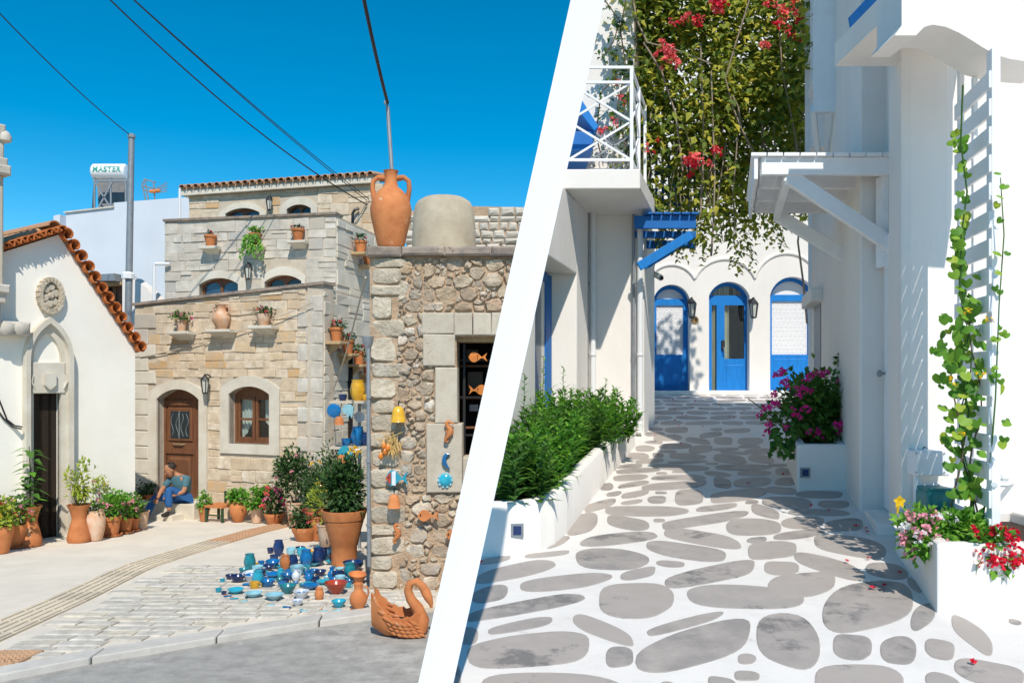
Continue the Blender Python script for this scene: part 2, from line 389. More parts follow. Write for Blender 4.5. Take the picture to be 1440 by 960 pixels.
# tactile guide strip, ribbed slab by ribbed slab
tp = [gL(*p) for p in ((-60,912),(0,886),(100,842),(190,798),(240,782),(300,764),(360,747),(430,731))]
s = 0; tot = sum((tp[i+1]-tp[i]).length for i in range(len(tp)-1))
tpoly = []
while s < tot-.4:
    p, t = along(tp, s); q, _ = along(tp, s+.385); t = (q-p).normalized(); sd = Vector((t.y,-t.x,0)).normalized()
    z0 = .004
    mb = MB(); hw = .20
    c = (p+q)/2; c = Vector((c.x,c.y,zL(c.y)+z0)); up = sd.cross(t); up = up if up.z > 0 else -up
    mb.obox(c, t*.192, sd*hw, up*.012)
    if s < tot*.62:
        for k in range(5): mb.obox(c+sd*(k-2)*.078+up*.014, t*.185, sd*.021, up*.008)
        build('tactile_slab', mb, m_tact, pavement)
    else:
        for k in range(4):
            for j in range(4): mb.obox(c+sd*(k-1.5)*.095+t*(j-1.5)*.095+up*.014, t*.02, sd*.02, up*.007)
        build('tactile_slab', mb, m_tactr, pavement)
    tpoly.append((c, t, sd)); s += .392
def near_tact(x, y):
    for c, t, sd in tpoly:
        d = Vector((x,y,0))-Vector((c.x,c.y,0))
        if abs(d.dot(t)) < .30 and abs(d.dot(sd)) < .30: return True
    return False
for i in range(2):
    c = gL(14-22*i, 925+8*i); mb = MB(); c.z = zL(c.y)+.006
    mb.obox(c, (.15,0,0), (0,.15,-.15*.0652), (0,0,.012))
    for k in range(6):
        for j in range(6): mb.lathe([(.012,0),(.009,.008),(.004,.010)], c+Vector(((k-2.5)*.048,(j-2.5)*.048,.011-(j-2.5)*.048*.0652)), 6)
    build('tactile_dome_slab', mb, m_tactr, pavement)

# setts of the square: rows across, cut off at the kerb and at the guide strip
def kerb_y(x):
    for i in range(len(kb)-1):
        if kb[i].x <= x <= kb[i+1].x: return kb[i].y+(kb[i+1].y-kb[i].y)*(x-kb[i].x)/(kb[i+1].x-kb[i].x)
    return 99
cand = []
y = 5.55; r = 0
while y < 9.3:
    h = R.uniform(.145, .17); x = -6.2+R.uniform(-.2,.2)
    while x < -.6:
        w = R.uniform(.26, .42); cx, cy = x+w/2, y+h/2+.09*(x+3)*-.3
        px = CX+F*cx/cy
        if cy > kerb_y(cx)+.11 and not near_tact(cx-w*.3, cy) and not near_tact(cx+w*.3, cy) and not (cx > -2.9 and cy > 9) and px > -40 and Vector((cx+w/2,cy,zL(cy))).dot(PN) < -.1:
            cand.append((cy, cx, w, h))
        x += w
    y += h
cand.sort()
def sett_mb(mb, cx, cy, w, h, dz):
    w -= .016; h -= .016; c = .012
    q = lambda: R.uniform(-.008,.008)
    lo = [(cx-w/2+q(),cy-h/2+q()),(cx+w/2+q(),cy-h/2+q()),(cx+w/2+q(),cy+h/2+q()),(cx-w/2+q(),cy+h/2+q())]
    V = [Vector((a,b,zL(b)-.01)) for a, b in lo]+[Vector((a,b,zL(b)+dz-.006)) for a, b in lo]+[Vector((cx+(a-cx)*(1-2*c/w),cy+(b-cy)*(1-2*c/h),zL(b)+dz+q()*.25)) for a, b in lo]
    mb.add(V, [(8,9,10,11)]+[(i,(i+1)%4,(i+1)%4+4,i+4) for i in range(4)]+[(i+4,(i+1)%4+4,(i+1)%4+8,i+8) for i in range(4)])
rest = MB()
for k, (cy, cx, w, h) in enumerate(cand):
    dz = .014+R.uniform(-.003,.003)
    if k < 290:
        mb = MB(); sett_mb(mb, cx, cy, w, h, dz); build('sett', mb, m_sett, pavement)
    else: sett_mb(rest, cx, cy, w, h, dz)
if rest.v:
    m_settr = mat('sett_stone_field', None, (.42,.39,.34), 9, .92, .5, 50, island=1, ramp=[(0,(.60,.55,.47)),(.4,(.67,.62,.55)),(.7,(.56,.52,.46)),(.9,(.68,.60,.46)),(1,(.62,.59,.54))])
    build('setts', rest, m_settr, pavement, kind='stuff')

# the alley floor: white joints, flagstones proud of it
fl_pts = [(-3,-3),(9,-3),(9,26),(-1,26)]
alley = build('alley_floor', strip(MB(), [Vector((x,y,zR(y))) for x, y in fl_pts]), m_grout, kind='structure', cut='R')
T1, T2, T3, T4, T5 = (640,740,4), (960,740,4), (790,580,5.333), (1000,580,5.333), (1260,820,6.856)
ST = [(T1,[(120,190,555,315,.75),(100,330,295,430,.4),(355,265,875,362,.55),(70,382,715,524,.85),(197,512,543,602,.75),(20,568,128,662,0),(95,597,748,797,.3),(660,503,1000,660,-.8),(845,677,1002,790,.1),(1042,538,1655,812,.6),(1068,483,1505,610,.9),(805,317,1225,512,0),(1290,332,1960,462,-.2),(937,230,1125,300,.5),(1200,200,1680,338,.7),(1135,190,1290,230,-.3),(1085,85,1520,195,-.6),(1183,15,1600,118,-.65),(667,125,1087,243,-.15),(702,30,1132,110,.6),(395,138,640,175,.6),(140,165,310,210,.6),(508,55,642,122,.75),(130,822,935,1010,-.1),(-60,770,32,920,0),(1150,872,1240,930,0),(1420,845,1580,940,-.3)]),
 (T2,[(425,487,768,797,-.2),(307,715,413,773,0),(287,812,432,866,-.1),(845,605,1062,748,-.15),(1118,615,1313,778,0),(735,776,1235,990,-.05),(780,310,1293,587,.35),(483,258,855,397,.2),(457,195,652,273,-.1),(638,152,1020,296,-.75),(1033,203,1265,296,-.3),(752,47,1138,175,-.45),(362,85,640,182,.2),(363,58,472,94,.2),(513,14,803,73,.6),(1265,290,1345,370,-.7),(1280,432,1420,580,.5)]),
 (T5,[(285,533,563,735,-.3),(548,325,928,668,-.75),(578,733,1230,1000,-.5),(275,865,620,1040,-.4),(1085,343,1210,400,-.5)]),
 (T3,[(30,757,265,910,.35),(338,775,652,882,-.5),(312,700,942,777,-.1),(685,793,775,822,0),(738,745,1390,866,.8),(165,650,402,740,.7),(448,652,605,690,.5),(647,622,782,683,0),(845,577,1060,693,.1),(698,590,788,610,0),(448,582,652,640,.6),(335,590,447,628,.4),(290,527,385,585,.2),(425,510,650,565,.7),(612,512,1080,580,.5),(378,463,643,511,.3),(672,466,1075,508,.2),(400,415,738,456,.5),(707,445,790,463,0),(828,434,942,454,0),(415,384,602,420,.3),(670,388,1100,435,-.4),(548,344,762,382,.4),(790,358,1090,382,.4),(472,302,653,350,0),(678,303,765,335,-.2),(800,305,1080,352,-.3),(1080,373,1175,390,0),(548,245,697,292,0),(735,280,862,302,0),(735,227,972,273,.2),(628,210,757,236,-.1),(948,245,1130,303,.3),(930,188,1113,235,-.5),(692,165,900,215,.2),(622,145,770,178,0),(1030,145,1203,188,.5),(650,112,760,138,0),(780,108,945,152,0)]),
 (T4,[(105,797,525,920,0),(860,795,1135,892,.2),(537,778,845,872,.1),(297,692,513,792,-.6),(472,872,855,950,.6),(395,630,750,722,-.2),(583,722,1032,774,-.1),(805,657,1035,717,-.1),(645,585,985,643,-.1),(412,555,638,614,-.3),(255,653,355,685,.2),(-15,570,412,670,.5),(-110,683,192,740,.6),(167,486,448,558,.2),(480,488,640,548,.1),(480,415,605,468,-.1),(193,434,448,473,0),(15,486,152,566,-.3),(20,388,447,433,0),(-55,440,150,478,-.5),(430,382,580,404,0),(283,315,470,378,-.3),(18,313,262,382,-.3),(258,268,462,310,.1),(75,288,282,313,-.4),(15,262,210,286,.2),(497,322,560,348,.2),(25,183,160,240,-.1),(198,187,390,240,0),(200,244,370,265,0),(100,118,292,153,.2),(0,115,85,137,0),(480,262,560,305,0)])]
boxes = []
def flag(x0, y0, x1, y1, t, pxl=True):
    cx, cy, a, b = (x0+x1)/2, (y0+y1)/2, (x1-x0)/2, (y1-y0)/2
    ex = R.uniform(.62,.86); n = 28; ph = R.uniform(0,6); pts = []
    for i in range(n):
        an = 2*math.pi*i/n; c, sn = math.cos(an), math.sin(an)
        c2 = math.copysign(abs(c)**ex, c); s2 = math.copysign(abs(sn)**ex, sn); w = 1.02+.035*math.sin(2*an+ph)+.035*math.sin(3*an-ph)+.015*math.sin(5*an+2*ph)
        X, Y = cx+a*c2*w, cy+b*(s2*math.sqrt(1-t*t)-t*c2)*w
        pts.append(gR(X, Y) if pxl else Vector((X, Y, zR(Y))))
    ctr = sum(pts, Vector())/n
    if ctr.dot(PN) < .02: return
    h = .003+R.uniform(-.0006,.001); up = Vector((0,0,1))
    A = [p-up*.02 for p in pts]; B = [p+up*(h-.002) for p in pts]; C = [p.lerp(ctr, min(.5, .008/(p-ctr).length))+up*h for p in pts]
    mb = MB().add(A+B+C, [tuple(range(2*n,3*n))[::1]]+[(i,(i+1)%n,(i+1)%n+n,i+n) for i in range(n)]+[(i+n,(i+1)%n+n,(i+1)%n+2*n,i+2*n) for i in range(n)])
    mb.f = [f[::-1] for f in mb.f]
    build('flagstone', mb, m_flag, alley, cut='R' if ctr.dot(PN) < .8 else None)
for (ox, oy, sc), L in ST:
    for x0, y0, x1, y1, t in L: flag(ox+x0/sc, oy+y0/sc, ox+x1/sc, oy+y1/sc, t)
# the sunlit stretch before the far doors and the stretch this side of the frame
for (ya, yb, ra, rb, wa, wb, xa, xb) in ((553.5,597,3.2,7.5,28,62,905,1180),):
    y = ya
    while y < yb:
        h = ra+(rb-ra)*(y-ya)/(yb-ya); x = xa+R.uniform(-20,10)
        while x < xb:
            w = R.uniform(wa, wb)*(.6+.5*(y-ya)/(yb-ya))
            flag(x, y+R.uniform(-.5,.5), x+w, y+h*.86, R.uniform(-.5,.5)); x += w+R.uniform(2,5)
        y += h+.8
y = 3.55
while y > 1.2:
    x = -.5+R.uniform(-.2,0)
    while x < 2.3:
        w = R.uniform(.25,.55); flag(x, y-.28, x+w, y, R.uniform(-.4,.4), False); x += w+.06
    y -= .34

# added leaning fin standing for the white divider band between two views
def lean(px_t, px_b, d, z):                      # point on a leaning edge (given at rows 0 and 960) at depth d, height z
    py = HY-z/d*F; px = px_t+(px_b-px_t)*py/960; return W(px, py, d)
q = []
for z in (-1.95, 1.60):
    q += [lean(802.5,588,3.25,z), lean(850,637.5,3.38,z), lean(848,635.5,3.72,z), lean(805,590.5,3.72,z)]
build('divider_fin', MB().add(q, [(0,1,2,3),(7,6,5,4),(0,4,5,1),(1,5,6,2),(2,6,7,3),(3,7,4,0)]), m_fin, label='tall smooth leaning white fin added as the divider band between the village square and the alley', cat='wall')

# ------------------------------------------------------------------ generic plant and pot makers
def bush(mb, c, r, n, L, Wd, k=12, spread=.30, up=.35, jl=.35, flat=0):
    c = Vector(c); cl = []
    for _ in range(k):
        while 1:
            p = Vector((R.uniform(-1,1),R.uniform(-1,1),R.uniform(-1,1)))
            if .25 < p.length < 1: break
        p = p*(.55+.35*R.random()); cl.append(p)
    for i in range(n):
        q = R.choice(cl)+Vector((R.gauss(0,spread),R.gauss(0,spread),R.gauss(0,spread)))
        if q.length > 1.25: q *= 1.1/q.length
        p = c+Vector((q.x*r[0],q.y*r[1],q.z*r[2]))
        d = q.normalized()+Vector((R.uniform(-1,1),R.uniform(-1,1),R.uniform(-1,1)))*.9+Vector((0,0,up))
        mb.leaf(p, d, Vector((R.uniform(-.5,.5),R.uniform(-.5,.5)-.3,1)), L*R.uniform(1-jl,1+jl), Wd*R.uniform(1-jl,1+jl))
    return cl
def bloom(mb, c, r, n=14, out=None):
    c = Vector(c)
    for i in range(n):
        d = Vector((R.gauss(0,1),R.gauss(0,1)-.4,R.gauss(0,1)+.3)).normalized()
        p = c+d*r*R.uniform(.15,.75)
        for k in range(3):
            e = (d+Vector((R.gauss(0,.7),R.gauss(0,.7),R.gauss(0,.7)))).normalized()
            mb.leaf(p, e, d, r*.62, r*.52, .1)
def blooms(parent, c, rad, n, r, mt, name='bloom', front=.35, nn=10):
    c = Vector(c)
    for i in range(n):
        th = R.uniform(-math.pi, math.pi); ph = R.uniform(-.35,1.2)
        d = Vector((math.cos(th)*math.cos(ph), -abs(math.sin(th)*math.cos(ph)) if R.random() < .8 else math.sin(th), math.sin(ph)))
        mb = MB(); bloom(mb, c+Vector((d.x*rad[0],d.y*rad[1],d.z*rad[2]))*R.uniform(.85,1.05), r*R.uniform(.75,1.25), nn)
        build(name, mb, mt if not isinstance(mt, list) else R.choice(mt), parent)
PROF = {
 'flower': [(.62,0),(.64,.04),(.86,.80),(.97,.80),(1.0,.86),(1.0,.98),(.93,1.0),(.86,.97),(.80,.84)],
 'plain': [(.55,0),(.60,.02),(.92,.92),(1.0,.94),(1.0,1.0),(.92,1.0),(.86,.88)],
 'hour': [(.92,0),(1.0,.06),(.97,.16),(.80,.38),(.62,.58),(.60,.66),(.76,.86),(.95,.96),(1.0,1.0),(.92,1.0),(.80,.9)],
 'barrel': [(.62,0),(.70,.05),(.88,.28),(.98,.52),(.99,.70),(.90,.86),(.80,.95),(.86,1.0),(.76,1.0),(.70,.92)],
 'bowl': [(.60,0),(.66,.06),(.90,.58),(.97,.70),(1.0,.90),(1.0,1.0),(.92,1.0),(.86,.86)],
 'big': [(.50,0),(.55,.02),(.56,.34),(.60,.37),(.74,.62),(.86,.80),(.84,.81),(.90,.83),(1.0,.98),(1.0,1.0),(.93,1.0),(.86,.9)],
 'urn': [(.42,0),(.55,.06),(.86,.36),(.98,.60),(.92,.80),(.72,.93),(.80,1.0),(.66,1.0),(.60,.92)],
}
def pot(parent, base, w, h, kind='flower', mt=None, saucer=False, n=22):
    b = Vector(base); pr = [(r*w/2, z*h) for r, z in PROF[kind]]
    build('pot', MB().lathe(pr, b, n), mt or m_terra, parent, smooth=35)
    ri = pr[-1][0]*(.80 if kind == 'hour' else 1)
    build('soil', MB().lathe([(ri*.9,h*.80),(ri*1.0,h*.88),(ri*.5,h*.90)], b, 14), m_soil, parent, smooth=60)
    if saucer: build('saucer', MB().lathe([(w*.40,0),(w*.50,.012),(w*.53,.035),(w*.49,.035),(w*.42,.014)], b-Vector((0,0,.004)), n), mt or m_terra, parent, smooth=40)
def stems(parent, base, top, n, r0, mt=m_stem, spread=.1):
    mb = MB()
    for i in range(n):
        a = Vector(base)+Vector((R.uniform(-.02,.02),R.uniform(-.02,.02),0)); t = Vector(top)+Vector((R.gauss(0,spread),R.gauss(0,spread),R.uniform(-spread,spread)))
        m1 = a.lerp(t,.5)+Vector((R.gauss(0,spread*.3),R.gauss(0,spread*.3),0))
        mb.tube([a,m1,t],[r0,r0*.8,r0*.4],5)
    build('stem', mb, mt, parent)
def plant(name, label, cat, base, pw, ph, pk, leafm, fr, fz, n, L, Wd, fmat=None, nf=0, fr_=.03, mt=None, saucer=False, group=None, fx=0, k=12, stem=.006, up=.35, tall=0, spread=.30, fy=None):
    """potted plant: crown radius fr (x), half-height fz, centre lifted by tall"""
    t = thing(name, label, cat, base, group); b = Vector(base)
    pot(t, b, pw, ph, pk, mt, saucer)
    c = b+Vector((fx, 0, ph*.92+fz*.85+tall)); rr = (fr, fy or fr*.85, fz)
    stems(t, b+Vector((0,0,ph*.82)), c, 5, stem, spread=fr*.35)
    mb = MB(); bush(mb, c, rr, n, L, Wd, k, spread, up); build('foliage', mb, leafm, t, kind='stuff')
    if nf: blooms(t, c, rr, nf, fr_, fmat)
    return t, c

# ------------------------------------------------------------------ walls of coursed stone
def ashlar(fr, u0, u1, zbot, ztop, openings, parent, mt, hh=(.14,.24), ww=(.20,.48), o0=-.03, o1=.012, gap=.009, jit=.011):
    z = zbot
    while z < max(ztop(u0), ztop(u1))-.03:
        h = R.uniform(*hh); z1 = z+h
        iv = [(u0, u1)]
        for (a, b, c, d) in openings:
            if z1-.03 > c and z+.03 < d:
                nv = []
                for (p, q) in iv:
                    if b <= p or a >= q: nv.append((p, q))
                    else:
                        if a-p > .05: nv.append((p, a))
                        if q-b > .05: nv.append((b, q))
                iv = nv
        for (p, q) in iv:
            x = p
            while x < q-.02:
                w = R.uniform(*ww)
                if q-x-w < ww[0]*.6: w = q-x
                zt = min(z1, min(ztop(x), ztop(x+w))-.01)
                sub = [(z, zt)]
                if h > .17 and R.random() < .35: m_ = z+(zt-z)*R.uniform(.4,.6); sub = [(z, m_), (m_, zt)]
                for s0, s1 in sub:
                    if s1-s0 > .05:
                        mb = MB(); fr.block(mb, x+gap/2, x+w-gap/2, s0+gap/2, s1-gap/2, o0, o1+R.uniform(-.008,.016), .009, jit)
                        build('stone', mb, mt, parent)
                x += w
        z = z1
# ------------------------------------------------------------------ chapel
fc = Fr((-6.97,11.15), (-5.97,12.62))
U = lambda px, py, fr=fc, out=0: fr.uz(px, py, out)
uA, zA = U(82, 330); uE, zE = U(190, 492); uW = 2*uA-uE
slR = (zA-zE)/(uE-uA); u0_, z0w = U(0, 356); slW = (zA-z0w)/(uA-u0_); zW = zA-slW*(uA-uW)
ub, zb = U(74, 766)
gz0 = lambda u: zL(fc.P(u,0).y)
chapel = thing('chapel', 'small whitewashed chapel with pointed doorway and orange tile roof edge', 'chapel', fc.P(uA, gz0(uA)))
uL, uR = U(31,640)[0], U(98,640)[0]; uc = (uL+uR)/2
zlin = -.235; dz0 = gz0(uc)
dl, dr = uL+.13, uR-.15
mb = MB()
fc.wall(mb, [(uW,-4.5),(uE,-4.5),(uE,zE),(uA,zA),(uW,zW)], [[(dl,dz0-.02),(dr,dz0-.02),(dr,zlin),(dl,zlin)]], .45)
build('wall', mb, m_chapel, chapel)
mb = MB()                                        # body behind the gable: side walls and roof slopes
for u, zz in ((uW+.2, zW-.05), (uE-.2, zE)): mb.obox(fc.P(u, (zz-4.5)/2, -3.5), fc.u*.15, fc.n*3.05, (0,0,(zz+4.5)/2))
build('side_wall', mb, m_chapel, chapel)
mb = MB()
for a, b in ((uW-.15, uA), (uE+.05, uA)):
    sl_ = slW if a < uA else slR; za = zA-abs(a-uA)*sl_
    p = [fc.P(a,za+.03,0.02), fc.P(b,zA+.03,0.02), fc.P(b,zA+.03,-6.6), fc.P(a,za+.03,-6.6)]
    mb.prism(p, (0,0,.06))
roof = build('roof', mb, m_tilep, chapel)
def barrel(fr_, c, axis, upv, r, L, parent, mt, name='tile'):
    axis = Vector(axis).normalized(); upv = Vector(upv); sd = axis.cross(upv).normalized(); n = 7; mb = MB(); V = []
    for e in (0, 1):
        rr = r*(1-.14*e)
        for q in (1, .80):
            for j in range(n+1):
                a = math.pi*j/n; V.append(Vector(c)-axis*L*e+sd*math.cos(a)*rr*q+upv*math.sin(a)*rr*q*.95)
    k = n+1; f = []
    for j in range(n):
        f += [(j,j+1,2*k+j+1,2*k+j), (k+j,3*k+j,3*k+j+1,k+j+1), (j,k+j,k+j+1,j+1)]
    mb.add(V, f); return build(name, mb, mt, parent, smooth=50)
for sgn, uend in ((1, uE+.06), (-1, uW+.2)):
    sl_ = slR if sgn > 0 else slW; n = 12; 
    for i in range(n):
        f = (i+.35)/n; u = uA+(uend-uA)*f; z = zA-abs(u-uA)*sl_+.05
        if sgn < 0 and fc.at(0,400).y > fc.P(u,0).y+1.2: continue
        upv = (Vector((0,0,1))+fc.u*sgn*sl_).normalized()
        barrel(fc, fc.P(u, z+R.uniform(-.01,.01), .20+R.uniform(-.015,.015)), fc.n, upv, .085, .32, roof, m_tile)
        u2 = uA+(uend-uA)*(i+.85)/n; z2 = zA-abs(u2-uA)*sl_+.11
        barrel(fc, fc.P(u2, z2, .12), fc.n, -upv, .08, .3, roof, m_tile)
dn = (fc.P(uW,zW,0)-fc.P(uA,zA,0)); sln = dn.length; dn.normalize(); upn = fc.n.cross(dn); upn = upn if upn.z > 0 else -upn
for i in range(16):
    o_ = -.42-.19*i; barrel(fc, fc.P(uA,zA+.09,o_)+dn*sln*1.02, dn, upn, .085, sln, roof, m_tilep, 'tile_row')
barrel(fc, fc.P(uA,zA+.13,-.1), fc.n, Vector((0,0,1)), .10, 3.4, roof, m_tilep, 'ridge_tile')
# doorway: moulded pointed band, lintel with shield, dark leaf inside
zsp = U(92,505)[1]; zap = U(65,446)[1]
def ogive(ua, ub_, z0, zs, zt, n=9):
    c = (ua+ub_)/2; w = (ub_-ua)/2; h = zt-zs
    k = (h*h-w*w)/(2*w) if h > w else 0; r = w+k
    pts = [(ub_, z0)]
    for i in range(n+1):
        z = zs+h*i/n; pts.append((c-k+math.sqrt(max(0, r*r-(z-zs)**2)) if h > w else c+w*math.cos(math.pi/2*i/n), z))
    pts += [(2*c-u, z) for u, z in pts[::-1][1:]]
    return pts
def band(fr_, o, i, o0, o1, mb):
    n = len(o)
    for a in range(n-1):
        q = [o[a], o[a+1], i[a+1], i[a]]
        mb.prism([fr_.P(u,z,o0) for u, z in q], fr_.n*(o1-o0))
    return mb
O = ogive(uL, uR, dz0-.05, zsp, zap); I1 = ogive(uL+.06, uR-.06, dz0-.05, zsp, zap-.09); I2 = ogive(uL+.13, uR-.15, dz0-.05, zsp, zap-.22)
sur = build('door_surround', band(fc, O, I1, -.05, .13, MB()), m_trim, chapel)
build('inner_moulding', band(fc, I1, I2, -.05, .055, MB()), m_trim, sur)
mb = MB(); fc.block(mb, uL+.10, uR-.10, zlin, zsp-.05, -.2, .075, .01); lt = build('lintel', mb, m_trim, sur)
us = uc; zs_ = zlin+.17
em = build('shield_emblem', fc.slab(MB(), [(us-.08,zs_+.12),(us-.08,zs_-.05),(us,zs_-.12),(us+.08,zs_-.05),(us+.08,zs_+.12)], .06, .125), m_trim, sur)
for e in (-1, 1): build('lintel_carving', fc.slab(MB(), [(us+e*.22,zs_+.1),(us+e*.26,zs_),(us+e*.20,zs_-.1),(us+e*.23,zs_)], .06, .10), m_trim, sur)
mb = MB(); fc.slab(mb, [(dl-.05,dz0-.1),(dr+.05,dz0-.1),(dr+.05,zlin+.05),(dl-.05,zlin+.05)], -.18, -.11)
dd = build('door', mb, mat('black_brown_wood', (.02,.014,.010), (.035,.022,.014), 6, .6, stretch=(8,8,.5)), chapel)
for k in range(6):
    u = dl+(dr-dl)*(k+.5)/6; mb = MB(); fc.block(mb, u-.10, u+.10, dz0, zlin, -.13, -.09+.01*(k % 2), .015); build('plank', mb, MATS['black_brown_wood'], dd)
mb = MB(); fc.block(mb, uL-.06, uR+.06, dz0-.12, dz0+.02, -.45, .14, .015); build('threshold', mb, m_trim, chapel)
# rosette
ur, zr = U(69,416); mb = MB()
for k in range(20):
    a = 2*math.pi*k/20; mb.obox(fc.P(ur+.15*math.cos(a), zr+.23*math.sin(a), .02), fc.n*.06, (fc.u*math.cos(a)+Vector((0,0,math.sin(a))))*.035, (-fc.u*math.sin(a)+Vector((0,0,math.cos(a))))*.034)
ro = build('rosette', mb, m_quo, chapel)
for k in range(6):
    a = 2*math.pi*k/6+.3; mb = MB(); mb.lathe([(.055,0),(.062,.03),(.04,.055)], fc.P(ur+.075*math.cos(a), zr+.125*math.sin(a), .0), 9, axis=fc.n); build('rosette_petal', mb, m_lintel, ro)
build('rosette_hub', MB().lathe([(.05,0),(.05,.06),(.03,.08)], fc.P(ur,zr,0), 9, axis=fc.n), m_quo, ro)
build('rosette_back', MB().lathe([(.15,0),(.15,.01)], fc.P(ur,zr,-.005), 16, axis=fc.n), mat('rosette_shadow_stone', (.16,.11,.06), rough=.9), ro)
# carved pilaster at the chapel's outer corner
pl_ = thing('stone_pilaster', 'weathered carved stone pilaster with moulded cornices beside the chapel door', 'pilaster', fc.P(U(-10,450)[0], U(-10,460)[1], .1))
pu = U(8,300,fc,.35)[0]; z_ = lambda y: U(5,y,fc,.35)[1]
def pbox(name, du0, du1, y0, y1, o1, mt=m_ashg): 
    mb = MB(); fc.block(mb, pu-.75+du0, pu+du1, z_(y1), z_(y0), -.06, o1, .02, .004); return build(name, mb, mt, pl_)
pbox('shaft', 0, 0, 245, 405, .30); pbox('shaft', 0, .0, 195, 240, .32); pbox('shaft', 0, -.02, 425, 458, .27)
pbox('cornice', 0, .05, 232, 246, .40); pbox('cornice', 0, .03, 222, 233, .36); pbox('cornice', 0, .05, 400, 412, .38); pbox('cornice', 0, .02, 411, 426, .33)
pbox('capital', 0, .0, 175, 197, .36)
for k, (px, py, r) in enumerate(((12,191,.09),)):
    build('finial', MB().lathe([(.02,0),(r,.03),(r*1.05,.09),(r*.7,.15),(.02,.18)], fc.P(pu+.0, z_(200), .30), 10), m_ashg, pl_, smooth=50)
for k, px in enumerate((6, 26)):
    u_, zq = U(px, 462, fc, .15); mb = MB()
    fc.block(mb, u_-.13, u_+.13, zq-.10, zq+.10, -.05, .22, .03, .006); cb = build('corbel', mb, m_ashg, chapel)
    build('corbel_roll', MB().lathe([(.09,0),(.10,.03),(.06,.06)], fc.P(u_, zq, .21), 10, axis=fc.n), m_ashg, cb, smooth=40)
build('wall_cable', MB().tube([fc.at(-8,545,.03), fc.at(0,565,.03), fc.at(10,590,.03), fc.at(20,598,.03), fc.at(31,600,.14)], .012, 6).tube([fc.at(-8,570,.03), fc.at(5,588,.03), fc.at(18,600,.03), fc.at(30,603,.14)], .012, 6), m_wire, chapel)

# ------------------------------------------------------------------ stone building, three storeys stepping back
A2, B2 = (W(190,0,15.1).x, 15.1), (W(455,0,13.6).x, 13.6)
fm = Fr(A2, B2)
X = lambda px, py, fr=fm, out=0: fr.uz(px, py, out)
sb = thing('stone_building', 'pale ashlar house of three stepped storeys with arched brown door and window', 'house', fm.P(fm.L/2, zL(14.4)))
zpl, zpr = X(191,430)[1], X(452,400)[1]
topf = lambda u: zpl+(zpr-zpl)*u/fm.L
du0, du1 = X(222,640)[0], X(281,640)[0]; dzb = X(250,704)[1]; dzs = X(250,561)[1]; dzc = X(250,547)[1]
wu0, wu1 = X(323,590)[0], X(380,590)[0]; wzb = X(350,624)[1]; wzs = X(350,554)[1]; wzc = X(350,543)[1]
dh = arch(du0, du1, dzb, dzs, dzc); wh = arch(wu0, wu1, wzb, wzs, wzc)
mb = MB(); fm.wall(mb, [(0,-4),(fm.L,-4),(fm.L,zpr),(0,zpl)], [dh, wh], .30)
wall = build('wall', mb, m_mort, sb)
do = arch(X(210,640)[0], X(292,640)[0], dzb-.25, X(212,552)[1], X(250,535)[1]); di = arch(du0, du1, dzb-.25, dzs, dzc)
def surround(fr_, o, i, parent, mt, o0=-.1, o1=.035, name='door_surround'):
    mb = MB(); n = len(o); seq = list(range(1, n))+[0]
    for a, b in zip(seq[:-1], seq[1:]): mb.prism([fr_.P(*o[a], o0), fr_.P(*o[b], o0), fr_.P(*i[b], o0), fr_.P(*i[a], o0)], fr_.n*(o1-o0))
    return build(name, mb, mt, parent)
surround(fm, do, di, sb, m_trim)
wo_ = arch(X(311,590)[0], X(394,590)[0], X(350,638)[1], X(313,546)[1], X(350,528)[1])
mb = MB(); fm.wall(mb, wo_, [wh], .14, .035); build('window_surround', mb, m_trim, sb)
qz = lambda y: X(200,y)[1]
# quoins left and right
qu = []
for e, (ua, sg) in enumerate(((0, 1), (fm.L, -1))):
    z = zL(14.4)-.35; i = 0
    while z < topf(ua)-.2:
        h = R.uniform(.24,.30); w = .34 if i % 2 else .52
        z1 = min(z+h, topf(ua)-.02)
        a, b = (ua, ua+w) if sg > 0 else (ua-w, ua)
        mb = MB(); fm.block(mb, a+.003, b-.006, z+.006, z1-.006, -.05, .028, .012, .004)
        build('quoin', mb, m_ashg if z > .6 or e else m_trim, wall); qu.append((a, b, z, z1)); z = z1; i += 1
ops = [(X(209,640)[0], X(293,640)[0], -9, X(250,537)[1]), (X(310,590)[0], X(395,590)[0], X(350,639)[1], X(350,530)[1])]+qu
ashlar(fm, 0, fm.L, zL(14.4)-.35, topf, ops, wall, m_ash)
mb = MB(); mb.prism([fm.P(-.03,topf(0),.06), fm.P(fm.L+.03,topf(fm.L),.06), fm.P(fm.L+.03,topf(fm.L),-.32), fm.P(-.03,topf(0),-.32)], (0,0,.05)); build('parapet_coping', mb, m_slab, sb)
# right-hand flank, bathed in sun
fs = Fr(B2, (B2[0]+.25*6, B2[1]+.97*6))
mb = MB(); fs.wall(mb, [(.0,-4),(5,-4),(5,zpr-.12),(.0,zpr-.05)], [], .3, .0); side = build('flank_wall', mb, m_mort, sb)
ashlar(fs, .0, 4.2, zL(14)-.3, lambda u: zpr-.1, [], side, m_trim, (.22,.32), (.35,.7))
mb = MB(); mb.prism([fm.P(0,.9,-.35), fm.P(fm.L,.9,-.35), fs.P(4.8,.9,-.1), fm.P(0,.9,-4.5)], (0,0,.15)); build('terrace_slab', mb, m_trim, sb)
mb = MB(); mb.prism([fm.P(.05,-3.9,-.9), fm.P(fm.L-.05,-3.9,-.9), fm.P(fm.L-.05,-3.9,-1.0), fm.P(.05,-3.9,-1.0)], (0,0,4.6)); build('inner_wall', mb, m_dark, sb)
